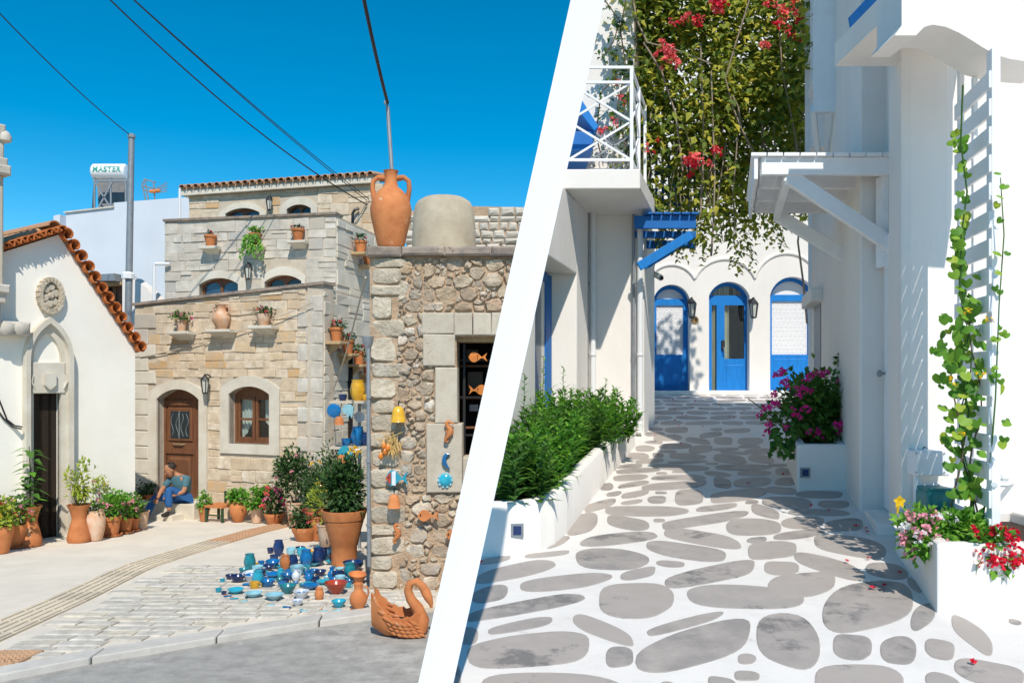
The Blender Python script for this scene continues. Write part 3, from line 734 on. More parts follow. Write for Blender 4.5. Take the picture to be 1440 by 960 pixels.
# door leaf
door = build('door', fm.slab(MB(), arch(du0+.0, du1-.0, dzb, dzs-.0, dzc-.0), -.24, -.18), m_wood, sb)
g = lambda y: X(250,y,fm,-.15)[1]; gu = lambda x: X(x,620,fm,-.15)[0]
def panel(name, x0, x1, y0, y1, o0, o1, mt, parent, ch=.02):
    mb = MB(); fm.block(mb, gu(x0), gu(x1), g(y1), g(y0), o0, o1, ch); return build(name, mb, mt, parent)
for x0, x1, y0, y1 in ((227,233,556,702),(272,278,556,702),(233,272,562,570),(233,272,622,638),(233,272,682,702)): panel('door_rail', x0, x1, y0, y1, -.19, -.150, m_wood, door, .008)
panel('lower_panel', 237, 268, 643, 677, -.19, -.145, m_wood, door, .04)
panel('door_frame', 236, 270, 573, 620, -.19, -.150, m_wood, door, .012)
panel('door_glass', 240, 266.5, 578, 616, -.17, -.144, m_glassd, door, .004)
mb = MB()
for k in range(4):
    u = gu(243+7*k); zz = g(597); mb.tube([fm.P(u+.03*math.sin(t*.9+k), zz-.21+.42*t/8, -.135) for t in range(9)], .006, 5)
mb.tube([fm.P(gu(253), g(616), -.135), fm.P(gu(253), g(578), -.135)], .010, 5)
build('door_grille', mb, m_grey, door)
build('door_handle', MB().tube([fm.P(gu(244),g(624),-.15), fm.P(gu(246),g(624),-.11), fm.P(gu(258),g(624),-.11), fm.P(gu(260),g(624),-.15)], .012, 6), mat('brass', (.62,.50,.30), rough=.35, metal=.7), door)
# ground-floor window
win = build('window', fm.wall(MB(), arch(wu0, wu1, wzb, wzs, wzc), [[(wu0+.05,wzb+.05),(wu1-.05,wzb+.05),(wu1-.05,wzs-.04),(wu0+.05,wzs-.04)]], .06, -.14), m_wood, sb)
wm = (wu0+wu1)/2; zmid = X(350,590)[1]
for a, b in ((wu0+.05, wm-.01), (wm+.01, wu1-.05)):
    holes = [[(a+.055,wzb+.11),(b-.055,wzb+.11),(b-.055,zmid-.02),(a+.055,zmid-.02)], [(a+.055,zmid+.02),(b-.055,zmid+.02),(b-.055,wzs-.10),(a+.055,wzs-.10)]]
    sh = build('sash', fm.wall(MB(), [(a,wzb+.05),(b,wzb+.05),(b,wzs-.04),(a,wzs-.04)], holes, .045, -.152), m_wood, win)
    for h in holes: build('pane', fm.slab(MB(), h, -.185, -.180), m_glass, win)
mb = MB()
for e in (-1, 1):
    pts = []
    for k in range(15):
        u = (wu0+.03 if e < 0 else wu1-.03)-e*(.0+(.30)*k/14); pts.append((u, -.27+.02*math.sin(k*1.7)))
    for k in range(14):
        t0 = 1-.55*(k/14); t1 = 1-.55*((k+1)/14)
        za = wzs-.04-(wzs-wzb)*t0; zb_ = wzs-.04-(wzs-wzb)*t1
        mb.add([fm.P(pts[k][0],za,pts[k][1]), fm.P(pts[k+1][0],zb_,pts[k+1][1]), fm.P(pts[k+1][0],wzs,pts[k+1][1]), fm.P(pts[k][0],wzs,pts[k][1])], [(0,1,2,3)])
build('curtain', mb, m_lace, win, smooth=180)
# doorsteps
for k, (x0, x1, y0, y1, o) in enumerate(((205,296,706,727,.42),(205,283,716,731,.72))):
    mb = MB(); fm.block(mb, X(x0,715)[0], X(x1,715)[0], -4, X(250,706,fm,.3)[1]-.17*k, -.2, o, .015); build('doorstep', mb, m_trim, sb)
# wall brackets (stone shelves) on the ground storey
def shelf(fr_, px0, px1, py, parent, proj=.24, th=.055, mt=m_trim, taper=True):
    u0, z0 = fr_.uz(px0, py, proj); u1, _ = fr_.uz(px1, py, proj); z0 -= .0
    mb = MB(); fr_.block(mb, u0, u1, z0-th, z0, -.05, proj, .01, .004); o = build('shelf', mb, mt, parent)
    if taper:
        mb = MB(); a, b = u0+.03, u1-.03; V = [fr_.P(a,z0-th,-.03), fr_.P(b,z0-th,-.03), fr_.P(b,z0-th,proj-.04), fr_.P(a,z0-th,proj-.04), fr_.P(a+.06,z0-th-.12,-.03), fr_.P(b-.06,z0-th-.12,-.03)]
        mb.add(V, [(0,1,2,3),(3,2,5,4),(0,3,4),(2,1,5),(1,0,4,5)]); build('shelf_bracket', mb, mt, o)
    return fr_.P((u0+u1)/2, z0, proj*.52)
s1 = shelf(fm, 233, 264, 466, sb); s2 = shelf(fm, 288, 322, 463, sb); s3 = shelf(fm, 348, 381, 458, sb)
plant('potted_geranium', 'low clay pot of pink geranium on the wall shelf above the door, nearest the chapel', 'potted plant', s1, .21, .22, 'flower', m_leaf, .20, .08, 220, .055, .04, [m_pink, m_magenta], 5, .035, m_terra2)
t = thing('clay_jar', 'two-handled clay jar on the middle wall shelf above the doorway', 'jar', s2)
build('body', MB().lathe([(.07,0),(.09,.02),(.155,.16),(.16,.22),(.11,.30),(.085,.33),(.085,.40),(.115,.44),(.095,.44),(.07,.40)], s2, 18), m_terra2, t, smooth=50)
for e in (-1, 1): build('handle', MB().tube([s2+fm.u*e*x+Vector((0,0,z)) for x, z in ((.085,.40),(.16,.40),(.18,.33),(.13,.27))], .016, 6), m_terra2, t, smooth=60)
plant('potted_begonia', 'chalky clay pot of small red flowers on the wall shelf above the window', 'potted plant', s3, .24, .21, 'bowl', m_leafd, .18, .07, 200, .05, .035, [m_coral, m_pink], 5, .03, m_terra2)
# second storey
f2 = Fr((W(232,0,17.0).x,17.0), (W(473,0,16.3).x,16.3))
z2l, z2r = f2.uz(233,312)[1], f2.uz(471,302)[1]; top2 = lambda u: z2l+(z2r-z2l)*u/f2.L
def upper_window(fr_, x0, x1, yb, ys, yc, ox0, ox1, oys, oyc, parent, wallname, gm):
    a, b = fr_.uz(x0,ys)[0], fr_.uz(x1,ys)[0]; xm = (x0+x1)/2
    Z = lambda y: fr_.uz(xm,y)[1]
    hole = arch(a, b, Z(yb), Z(ys), Z(yc)); o = arch(fr_.uz(ox0,ys)[0], fr_.uz(ox1,ys)[0], Z(yb)-.02, Z(oys), Z(oyc))
    mb = MB(); n = len(o); seq = list(range(1, n))+[0]
    for p, q in zip(seq[:-1], seq[1:]): mb.prism([fr_.P(*o[p],-.08), fr_.P(*o[q],-.08), fr_.P(*hole[q],-.08), fr_.P(*hole[p],-.08)], fr_.n*.12)
    build('window_surround', mb, m_trim, parent)
    ins = arch(a+.06, (a+b)/2-.03, Z(yb)+.05, Z(ys)-.02, Z(ys)+.001+abs(Z(yc)-Z(ys))*.45, 5); ins2 = arch((a+b)/2+.03, b-.06, Z(yb)+.05, Z(ys)-.02, Z(ys)+.001+abs(Z(yc)-Z(ys))*.45, 5)
    w = build('window', fr_.wall(MB(), hole, [ins, ins2], .05, -.10), m_wood, parent)
    for i in (ins, ins2): build('pane', fr_.slab(MB(), i, -.135, -.13), gm, w)
    return hole, (fr_.uz(ox0,ys)[0], fr_.uz(ox1,ys)[0], Z(yb)-.02, Z(oyc))
h1, o1_ = upper_window(f2, 281, 336, 440, 400, 391, 270, 347, 396, 380, sb, 'w', m_glassb)
h2, o2_ = upper_window(f2, 373, 425, 435, 396, 387, 369, 430, 390, 375, sb, 'w', m_glassd)
up2 = build('upper_wall', f2.wall(MB(), [(0,.7),(f2.L,.7),(f2.L,z2r),(0,z2l)], [h1, h2], .3), m_mort, sb)
ashlar(f2, 0, f2.L, .75, top2, [o1_, o2_], up2, m_ashg, (.14,.26), (.2,.45))
mb = MB(); mb.prism([f2.P(-.02,z2l,.05), f2.P(f2.L+.02,z2r,.05), f2.P(f2.L+.02,z2r,-.3), f2.P(-.02,z2l,-.3)], (0,0,.05)); build('parapet_coping', mb, m_slab, sb)
B3 = f2.P(f2.L,0); fs2 = Fr((B3.x,B3.y), (B3.x+.22*5, B3.y+.975*5))
sd2 = build('flank_wall', fs2.wall(MB(), [(0,.4),(4,.4),(4,z2r-.05),(0,z2r-.02)], [], .3), m_mort, sb)
ashlar(fs2, 0, 3, .5, lambda u: z2r-.08, [], sd2, m_trim, (.22,.32), (.35,.7))
build('upper_fill', MB().prism([f2.P(.05,.8,-.9), f2.P(f2.L-.05,.8,-.9), f2.P(f2.L-.05,.8,-1), f2.P(.05,.8,-1)], (0,0,2.4)), m_dark, sb)
t1 = shelf(f2, 279, 304, 346, sb); t2 = shelf(f2, 342, 367, 345, sb); t3 = shelf(f2, 403, 428, 338, sb)
plant('potted_cactus', 'small clay pot with red flower on the upper terrace shelf beside the white roof wall', 'potted plant', t1, .26, .24, 'flower', m_leafd, .08, .06, 70, .05, .035, m_red, 2, .03)
pt, c_ = plant('trailing_plant', 'clay pot spilling long trailing greenery down the upper stone wall', 'potted plant', t2, .26, .26, 'flower', m_leafb, .15, .08, 150, .06, .04, m_yel, 1, .02)
mb = MB()
for k in range(16):
    a = R.uniform(-.26,.26); p = t2+fm.u*a*.6+f2.n*.12+Vector((0,0,.22)); l = R.uniform(.2,.55)
    for j in range(16):
        q = p+Vector((a*.5*j/16+R.gauss(0,.02), R.gauss(0,.02), -l*j/16)); mb.leaf(q, (R.uniform(-1,1), R.uniform(-1,0), -.6), (0,-1,.3), .07, .05)
build('trailing_foliage', mb, m_leafb, pt, kind='stuff')
plant('potted_cactus', 'small clay pot with red flowers on the upper terrace shelf nearest the grey corner quoins', 'potted plant', t3, .28, .25, 'flower', m_leafd, .14, .05, 90, .05, .035, m_red, 3, .03)
# third storey and tiled roof
f3 = Fr((W(266,0,19.2).x,19.2), (W(521,0,18.4).x,18.4))
z3 = f3.uz(300,275)[1]; z3r = f3.uz(515,259)[1]; top3 = lambda u: z3+(z3r-z3)*u/f3.L
h3, o3_ = upper_window(f3, 318, 366, 325, 300, 293, 308, 375, 300, 285, sb, 'w', m_glassb)
h4, o4_ = upper_window(f3, 404, 438, 322, 294, 288, 394, 447, 292, 277, sb, 'w', m_glassd)
up3 = build('top_wall', f3.wall(MB(), [(0,2),(f3.L+.3,2),(f3.L+.3,z3r),(0,z3)], [h3, h4], .3), m_mort, sb)
ashlar(f3, 0, f3.L+.3, 2.6, top3, [o3_, o4_], up3, m_ash, (.18,.28), (.3,.6))
build('top_fill', MB().prism([f3.P(.05,2.0,-.9), f3.P(f3.L,2.0,-.9), f3.P(f3.L,2.0,-1), f3.P(.05,2.0,-1)], (0,0,2.3)), m_dark, sb)
mb = MB(); mb.prism([f3.P(-.12,z3,.14), f3.P(f3.L+.12,z3r,.14), f3.P(f3.L+.12,z3r,-.3), f3.P(-.12,z3,-.3)], (0,0,.13)); build('cornice', mb, m_trim, sb)
rf = build('roof', MB().prism([f3.P(-.12,z3+.13,.16), f3.P(f3.L+.12,z3r+.13,.16), f3.P(f3.L+.12,z3r+.55,-2), f3.P(-.12,z3+.55,-2)], (0,0,.06)), m_tilep, sb)
n = 27
for i in range(n):
    u = -.05+(f3.L+.12)*i/(n-1); ax = (f3.n*4.1-Vector((0,0,.8))).normalized()
    barrel(f3, f3.P(u, top3(u)+.17, .24), ax, Vector((0,0,1)), .075, 1.9, rf, m_tilep)
# wall to the right of the third storey, with drainpipe
build('drainpipe', MB().tube([f3.at(505,293,.08), f3.at(499,295,.12), f3.at(496,300,.12), f3.at(496,345,.10)], .035, 7), m_black, sb)
def lantern(p, n_, parent=None, lbl='', s=1.0):
    n_ = Vector(n_); t = thing('wall_lantern', lbl, 'lantern', p); p = Vector(p)
    build('bracket', MB().tube([p, p+n_*.10*s+Vector((0,0,.05*s)), p+n_*.16*s+Vector((0,0,.02*s))], .014*s, 6).lathe([(.05*s,0),(.05*s,.015*s)], p-n_*.01, 10, axis=n_), m_black, t)
    c = p+n_*.16*s
    build('cap', MB().lathe([(.085*s,-.05*s),(.05*s,.0),(.02*s,.03*s),(.012*s,.06*s)], c, 8), m_black, t)
    mb = MB(); mb.lathe([(.035*s,-.30*s),(.05*s,-.285*s),(.05*s,-.275*s)], c, 6)
    for k in range(6):
        a = math.pi*2*k/6; mb.tube([c+Vector((.045*s*math.cos(a),.045*s*math.sin(a),-.28*s)), c+Vector((.075*s*math.cos(a),.075*s*math.sin(a),-.05*s))], .007*s, 4)
    build('frame', mb, m_black, t)
    build('glass', MB().lathe([(.04*s,-.275*s),(.068*s,-.055*s)], c, 6), mat('lantern_glass', (.55,.55,.5), rough=.2) if 'lantern_glass' not in MATS else MATS['lantern_glass'], t)
    return t
lantern(fm.at(297,530), fm.n, lbl='black wall lantern between the arched brown door and the window')
lantern(f2.at(354,374), f2.n, lbl='black wall lantern between the blue-glazed terrace windows under the trailing plant')
lantern(f3.at(383,280), f3.n, lbl='black wall lantern below the tiled eaves of the top storey')
# shelves stepping along the sunny flank
side_lab = ['second', 'third', 'fourth']
for k, (d, py) in enumerate(((13.78,480),(14.2,497),(14.62,512),(15.04,526))):
    u_ = (d-13.6)/.97; c = fs.P(u_, (HY-py)/F*d, 0)
    mb = MB(); fs.block(mb, u_-.16, u_+.16, c.z-.05, c.z, -.05, .30, .01, .003); sh = build('shelf', mb, m_woodl, sb)
    mb = MB(); mb.add([fs.P(u_-.05,c.z-.05,.24), fs.P(u_+.05,c.z-.05,.24), fs.P(u_+.05,c.z-.05,-.02), fs.P(u_-.05,c.z-.05,-.02), fs.P(u_-.05,c.z-.25,-.02), fs.P(u_+.05,c.z-.25,-.02)], [(0,1,5,4),(0,4,3),(1,2,5),(0,3,2,1)]); build('shelf_bracket', mb, m_woodl, sh)
    plant('potted_geranium', 'clay pot of red geranium on the %s flank shelf from the corner' % (['first']+side_lab)[k], 'potted plant', fs.P(u_, c.z, .15), .24, .24, 'flower', m_leafd, .15, .08, 120, .06, .04, m_red, 4-k, .028)
for k, (px, py, d) in enumerate(((492,356,17.1),(496,374,17.5))):
    u_ = (d-B3.y)/.975; c = fs2.P(u_, (HY-py)/F*d, 0)
    mb = MB(); fs2.block(mb, u_-.18, u_+.18, c.z-.05, c.z, -.05, .34, .01); build('shelf', mb, m_woodl, sb)
    plant('potted_geranium', ['clay pot with red flowers on the higher shelf of the upper flank wall', 'half-hidden clay pot on the lower shelf of the upper flank wall'][k], 'potted plant', fs2.P(u_, c.z, .18), .28, .26, 'flower', m_leafd, .16, .09, 120, .06, .04, m_red, 3-k, .03)
# ------------------------------------------------------------------ white house behind, roof gear, poles and wires
wh_ = thing('white_house', 'plain pale white rendered house with stepped roofline behind the chapel', 'house', W(170,700,21.5))
fw = Fr((W(86,0,22).x,22), (W(330,0,21.4).x,21.4)); Y = lambda x, y: fw.uz(x, y)
mb = MB(); fw.wall(mb, [Y(92,700),Y(330,700),Y(330,273),Y(240,279),Y(160,285),Y(160,292),Y(92,300)], [], 4); build('wall', mb, m_houseshade, wh_)
mb = MB(); fw.slab(mb, [Y(84,440),Y(93,440),Y(93,304),Y(84,306)], -1, .25); build('corner_pier', mb, m_houseshade, wh_)
mb = MB(); fw.slab(mb, [Y(91,300),Y(161,292),Y(161,290),Y(91,298)], -4, .05); build('parapet_edge', mb, m_kerb, wh_)
annex = thing('roof_annex', 'low white annex with grey awning over a dark curtained opening behind the chapel roof', 'annex', W(165,600,17.2))
fa = Fr((W(128,0,17.4).x,17.4), (W(225,0,17.0).x,17.0)); Y2 = lambda x, y: fa.uz(x, y)
build('wall', fa.slab(MB(), [Y2(172,470),Y2(224,470),Y2(224,424),Y2(205,404),Y2(186,390),Y2(172,388)], -.3, 0), m_plaster, annex)
build('opening', fa.slab(MB(), [Y2(132,470),Y2(172,470),Y2(172,396),Y2(132,396)], -.6, -.35), m_dark, annex)
build('awning', fa.slab(MB(), [Y2(133,396),Y2(170,396),Y2(170,386),Y2(133,388)], -.5, .2), m_grey, annex)
build('beam', fa.slab(MB(), [Y2(133,401),Y2(171,400),Y2(171,396),Y2(133,397)], -.4, .02), m_woodl, annex)
for x0, x1, yb in ((146,150,425),(153,159,440),(164,171,428)):
    build('curtain', fa.slab(MB(), [Y2(x0,yb),Y2(x1,yb),Y2(x1+1,400),Y2(x0-1,400)], -.33, -.28), m_wood, annex)
# solar water heater
sw = thing('water_heater', 'solar water heater with white tank lettered in green on the roof', 'water heater', W(155,297,23.4))
a, b = W(131,242,23.4), W(179,242,23.4)
tk = build('tank', MB().lathe([(.12,0),(.20,.01),(.235,.05),(.235,(b-a).length-.05),(.20,(b-a).length-.01),(.12,(b-a).length)], a, 20, axis=(b-a)), mat('tank_enamel', (.80,.80,.80), rough=.35), sw, smooth=40)
mb = MB()
for px in (133,156,177): mb.beam(W(px,251,23.3), W(px,299,23.3), .04, .04); mb.beam(W(px,251,23.3), W(px-3,296,24.4), .04, .04)
mb.beam(W(133,256,23.28), W(158,296,23.28), .04, .04); mb.beam(W(158,256,23.28), W(136,297,23.28), .04, .04); mb.beam(W(131,254,23.3), W(180,254,23.3), .05, .05)
build('stand', mb, m_grey, sw)
build('collector', MB().prism([W(139,298,23.5), W(183,296,23.5), W(180,256,24.4), W(136,256,24.4)], (0,.08,.03)), mat('collector_panel', (.20,.19,.18), (.14,.14,.14), 4, .4), sw)
cu = bpy.data.curves.new('lettering', 'FONT'); cu.body = 'MASTER'; cu.size = .215; cu.align_x = 'CENTER'; cu.align_y = 'CENTER'; cu.extrude = .004; cu.offset = .006; cu.space_character = 1.08
to = bpy.data.objects.new('tmp_text', cu); col.objects.link(to)
me = bpy.data.meshes.new_from_object(to.evaluated_get(bpy.context.evaluated_depsgraph_get())); bpy.data.objects.remove(to)
ml = MB(); cc = (a+b)/2
for v in me.vertices:
    zz = v.co.y; ml.v.append(cc+Vector((v.co.x, -math.sqrt(max(0, .238**2-(zz+.02)**2))-v.co.z, zz+.02)))
for p in me.polygons: ml.f.append(tuple(p.vertices)); ml.m.append(0)
build('lettering', ml, m_gtxt, tk)
an = thing('roof_antenna', 'small aerial antenna with orange joint on the white house parapet', 'antenna', W(210,283,22.6))
mb = MB(); D_ = 22.5
for p in (((200,258),(205,283)),((204,252),(209,283)),((216,256),(218,282)),((200,266),(218,272)),((203,252),(219,257)),((199,261),(219,266)),((200,258),(204,252))): mb.tube([W(*p[0],D_), W(*p[1],D_)], .022, 5)
build('frame', mb, m_grey, an)
mb = MB()
for dy in (-6,-2,2,6): mb.tube([W(220,268+dy*.5,D_), W(235,263+dy,D_)], .016, 5)
build('elements', mb, m_grey, an); build('joint', MB().lathe([(.05,0),(.05,.16)], W(211,269,D_-.05), 8, axis=(1,0,0)).lathe([(.04,0),(.04,.12)], W(219,268,D_-.05), 8, axis=(1,0,0)), mat('orange_plastic', (.65,.22,.06), rough=.5), an)
for k, (x0, y0, y1, x1, d, lb) in enumerate(((253,312,264,271,20.5,'white bent vent pipe beside the tiled top storey'),(217,424,371,239,16.9,'white bent vent pipe beside the grey stone terrace wall'))):
    build('vent_pipe', MB().tube([W(x0,y0+12,d), W(x0,y1+3,d), W(x0+1,y1,d), W(x1,y1,d)], .035, 7), m_pvc, label=lb, cat='pipe')
pole = thing('utility_pole', 'slim grey metal pole rising behind the chapel roof', 'pole', W(181,470,16.5))
build('mast', MB().tube([W(180,470,16.5), W(185,193,16.5)], [.075,.06], 10), m_grey, pole, smooth=60); build('cap', MB().lathe([(.08,0),(.08,.05),(.03,.09)], W(185,194,16.5), 10), m_grey, pole); build('foot', MB().lathe([(.13,0),(.13,.10),(.09,.14)], W(180,392,16.5), 10), m_pvc, pole)
P0 = W(178,190,16.5)
def wire(p, q, sag, r, lb): build('overhead_wire', MB().tube(bez(p, q, sag, 22), r, 5), m_lintel if 'pale' in lb else m_wire, label=lb, cat='wire')
wire(W(184,191,16.5), W(-60,-45,12), .12, .010, 'thin black wire running from the slim grey pole up over the chapel')
e0 = f3.at(516,288,.05)
wire(e0, W(60,-95,12), .35, .014, 'lower of the long black cables ending at the tiled top storey')
wire(f3.at(516,282,.05), W(90,-90,11.5), .10, .009, 'upper left of the twin thin cables ending at the tiled top storey')
wire(f3.at(519,280,.05), W(112,-70,11.5), .10, .009, 'upper right of the twin thin cables ending at the tiled top storey')
wire(fm.at(197,502,.04), fm.at(440,425,.1), .10, .009, 'thin pale cable slung across the ashlar front below the flower shelves')

# ------------------------------------------------------------------ rubble stone shop house
HD = 7.9
fh = Fr((W(520,0,HD).x,HD), (W(760,0,HD).x,HD)); H = lambda x, y, out=0: fh.uz(x, y, out)
sh_ = thing('stone_house', 'rough rubble stone shop with dressed stone doorway and flat slab roof', 'house', fh.P(.9, zL(HD)))
hz = lambda y: H(600,y)[1]; hu = lambda x: H(x,600)[0]
opn = [(hu(642),hz(645)),(hu(760),hz(645)),(hu(760),hz(474)),(hu(642),hz(474))]
mb = MB(); fh.wall(mb, [(0,-3.2),(hu(765),-3.2),(hu(765),hz(358)),(0,hz(358))], [opn], .45)
hw = build('wall', mb, m_earth, sh_, cut='L')
mb = MB(); mb.obox(fh.P(.2,-.95,-2.6), (.2,0,0), (0,2.15,0), (0,0,2.24)); build('flank_wall', mb, m_earth, sh_, cut='L')
mb = MB(); mb.prism([fh.P(.02,hz(358)-.08,-.02), fh.P(hu(765),hz(358)-.08,-.02), fh.P(hu(765)+.6,hz(358)-.08,-4.6), fh.P(.02,hz(358)-.08,-4.6)], (0,0,.08)); build('roof_deck', mb, m_render, sh_, cut='L')
# shop recess
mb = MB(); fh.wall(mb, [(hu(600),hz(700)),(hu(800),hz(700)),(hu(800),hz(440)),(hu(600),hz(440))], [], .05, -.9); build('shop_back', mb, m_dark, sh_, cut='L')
for y in (512, 560, 605):
    mb = MB(); fh.block(mb, hu(640), hu(760), hz(y)-.02, hz(y), -.85, -.55, .004); build('shop_shelf', mb, m_wood, sh_, cut='L')
for x0, x1, y0, y1 in ((652,675,522,552),(655,668,572,582),(650,668,488,508)):
    mb = MB(); fh.block(mb, hu(x0), hu(x1), hz(y1), hz(y0), -.74, -.7, .004); build('shop_box', mb, mat('shop_box_%d' % x0, (.13,.11,.08) if x0 != 655 else (.42,.45,.50), rough=.7), sh_, cut='L')
mb = MB()
mb.tube([fh.P(hu(650),hz(480),-.32), fh.P(hu(650),hz(645),-.32)], .016, 6)
for y in (505, 560, 615): mb.tube([fh.P(hu(642),hz(y),-.32), fh.P(hu(748),hz(y),-.32)], .012, 5)
build('grille', mb, m_black, sh_, cut='L')
mb = MB(); fh.slab(mb, [(hu(642),hz(480)),(hu(760),hz(480)),(hu(760),hz(474)),(hu(642),hz(474))], -.4, -.1); build('head_board', mb, m_woodl, sh_, cut='L')
def dstone(x0, x1, y0, y1, o1=.05, mt=m_lintel, name='dressed_block', o0=-.2):
    mb = MB(); fh.block(mb, hu(x0)+.003, hu(x1)-.003, hz(y1)+.003, hz(y0)-.003, o0, o1, .01, .003); build(name, mb, mt, hw, cut='L' if x1 > 640 and y0 < 1000 and (fh.P(hu(x1),hz(y0)).dot(PN) > -.02) else None)
DS = [(593,639,440,470),(639,665,440,472),(665,691,440,472),(691,717,440,472),(717,745,440,472),(595,641,470,515),(612,644,516,595),(600,651,595,692),(651,668,642,692)]
for q in DS: dstone(*q)
for x0, x1 in ((516,566),(566,626),(626,692),(692,760)):
    mb = MB(); fh.block(mb, hu(x0)+.002, hu(x1)-.002, hz(361)+R.uniform(-.006,.006), hz(348)+R.uniform(-.006,.006), -.6, .09+R.uniform(-.01,.01), .018, .006); build('roof_slab', mb, m_slab, sh_, cut='L')
# quoins and rubble
QS = [(522,572,363,377),(522,565,377,399),(522,575,401,415),(522,552,417,448),(522,570,450,473),(522,560,475,508),(522,570,510,530),(522,558,532,560),(522,556,562,580),(522,560,582,606),(522,566,608,629),(522,562,631,656),(522,568,658,684),(522,562,686,708),(522,572,710,735),(522,564,737,752),(522,574,754,778),(522,552,780,800),(522,560,802,826),(522,566,826,846)]
def polystone(pts, h, mt, name='stone', cut=None):
    n = len(pts); c = (sum(p[0] for p in pts)/n, sum(p[1] for p in pts)/n)
    rings = [(1.0,-.03),(1.0,h*.25),(.91,h*.86),(.5,h*R.uniform(.85,1.2))]; V = []
    tl = (R.uniform(-.25,.25), R.uniform(-.2,.3))
    for s_, o in rings:
        for u, z in pts:
            j = R.uniform(-.009,.009) if s_ < 1 else 0
            uu, zz = c[0]+(u-c[0])*s_, c[1]+(z-c[1])*s_; V.append(fh.P(uu+j, zz+j, o+(tl[0]*(uu-c[0])+tl[1]*(zz-c[1])+j if o > 0 else 0)))
    f = [tuple(range(3*n,4*n))]
    for k in range(3):
        for i in range(n): f.append((k*n+i, k*n+(i+1)%n, (k+1)*n+(i+1)%n, (k+1)*n+i))
    build(name, MB().add(V, f), mt, hw, cut=cut, smooth=24)
def rough_rect(u0, u1, z0, z1, j):
    P_ = []; cor = [(u0,z0),(u1,z0),(u1,z1),(u0,z1)]
    for i in range(4):
        a, b = cor[i], cor[(i+1)%4]
        for t in ((.12,.5,.88) if abs(a[0]-b[0]) > .2 else (.15,.85)): P_.append((a[0]+(b[0]-a[0])*t+R.uniform(-j,j), a[1]+(b[1]-a[1])*t+R.uniform(-j,j)))
    return P_
for x0, x1, y0, y1 in QS:
    polystone(rough_rect(hu(x0)+.003, hu(x1)-.006, hz(y1)+.004, hz(y0)-.004, .007), .032, m_quo, 'quoin')
def voro(sites, rect, an=1.0):
    cells = []
    u0, u1, z0, z1 = rect
    for i, s_ in enumerate(sites):
        poly = [(u0,z0),(u1,z0),(u1,z1),(u0,z1)]
        for j, t in enumerate(sites):
            if i == j: continue
            if abs(t[0]-s_[0]) > .5 or abs(t[1]-s_[1]) > .4: continue
            n0, n1 = (t[0]-s_[0])*.52, (t[1]-s_[1]); m0, m1 = s_[0], s_[1]; dd2 = (t[0]-s_[0])**2*.52+(t[1]-s_[1])**2; kk_ = (dd2+s_[2]**2-t[2]**2)/2
            f = lambda p: (p[0]-m0)*n0+(p[1]-m1)*n1-kk_
            new = []
            for k in range(len(poly)):
                a, b = poly[k], poly[(k+1) % len(poly)]; fa_, fb_ = f(a), f(b)
                if fa_ <= 0: new.append(a)
                if (fa_ < 0) != (fb_ < 0) and abs(fa_-fb_) > 1e-9: t_ = fa_/(fa_-fb_); new.append((a[0]+(b[0]-a[0])*t_, a[1]+(b[1]-a[1])*t_))
            poly = new
            if len(poly) < 3: break
        if len(poly) >= 3: cells.append(poly)
    return cells
def rubble(rects_px, rmin, rmax):
    for x0, x1, y0, y1 in rects_px:
        rect = (hu(x0), hu(x1), hz(y1), hz(y0)); sites = []
        for tr in range(1500):
            r_ = rmin+(rmax-rmin)*R.random()**1.8 if tr > 150 else R.uniform(rmax*.7, rmax); p = (R.uniform(rect[0],rect[1]), R.uniform(rect[2],rect[3]))
            if all(math.hypot((p[0]-q[0])*.72, p[1]-q[1]) > .92*(r_+q[2]) for q in sites): sites.append((p[0], p[1], r_))
        for poly in voro(sites, rect):
            n = len(poly); c = (sum(p[0] for p in poly)/n, sum(p[1] for p in poly)/n)
            per = sum(math.dist(poly[i], poly[(i+1)%n]) for i in range(n))
            if per < .11: continue
            sk = 1-R.uniform(.04,.11)/per
            p2 = [(c[0]+(u-c[0])*sk, c[1]+(z-c[1])*sk) for u, z in poly]; P_ = []
            for i in range(n):
                a, b = p2[i], p2[(i+1)%n]
                if math.dist(a, b) < .012: continue
                for t in ((.13, .5, .87) if math.dist(a, b) > .09 else (.16, .84)): P_.append((a[0]+(b[0]-a[0])*t+R.uniform(-.007,.007), a[1]+(b[1]-a[1])*t+R.uniform(-.007,.007)))
            if len(P_) < 5: continue
            w3 = fh.P(*c)
            if w3.dot(PN) > .05: continue
            polystone(P_, R.uniform(.010,.042), m_rub, cut='L' if w3.dot(PN) > -.25 else None)
rubble([(560,596,366,440),(558,612,440,592),(562,600,592,692)], .018, .075)
rubble([(596,735,364,438)], .018, .080)
rubble([(568,665,694,790),(560,640,790,846)], .020, .095)
# downpipe and cable bracket at the corner
dp = thing('downpipe', 'grey metal downpipe on the corner of the rubble stone shop', 'pipe', W(518,805,HD-.05))
build('pipe', MB().tube([W(517,486,HD-.06), W(518,490,HD-.06), W(519,796,HD-.06)], .020, 8), m_grey, dp, smooth=60)
build('hopper', MB().lathe([(.022,0),(.05,.06),(.06,.12),(.05,.12)], W(517,490,HD-.06), 10), m_grey, dp, smooth=40)
for y in (560, 650, 740): build('clip', MB().lathe([(.028,0),(.028,.025)], W(518.5,y,HD-.06), 8), m_grey, dp)
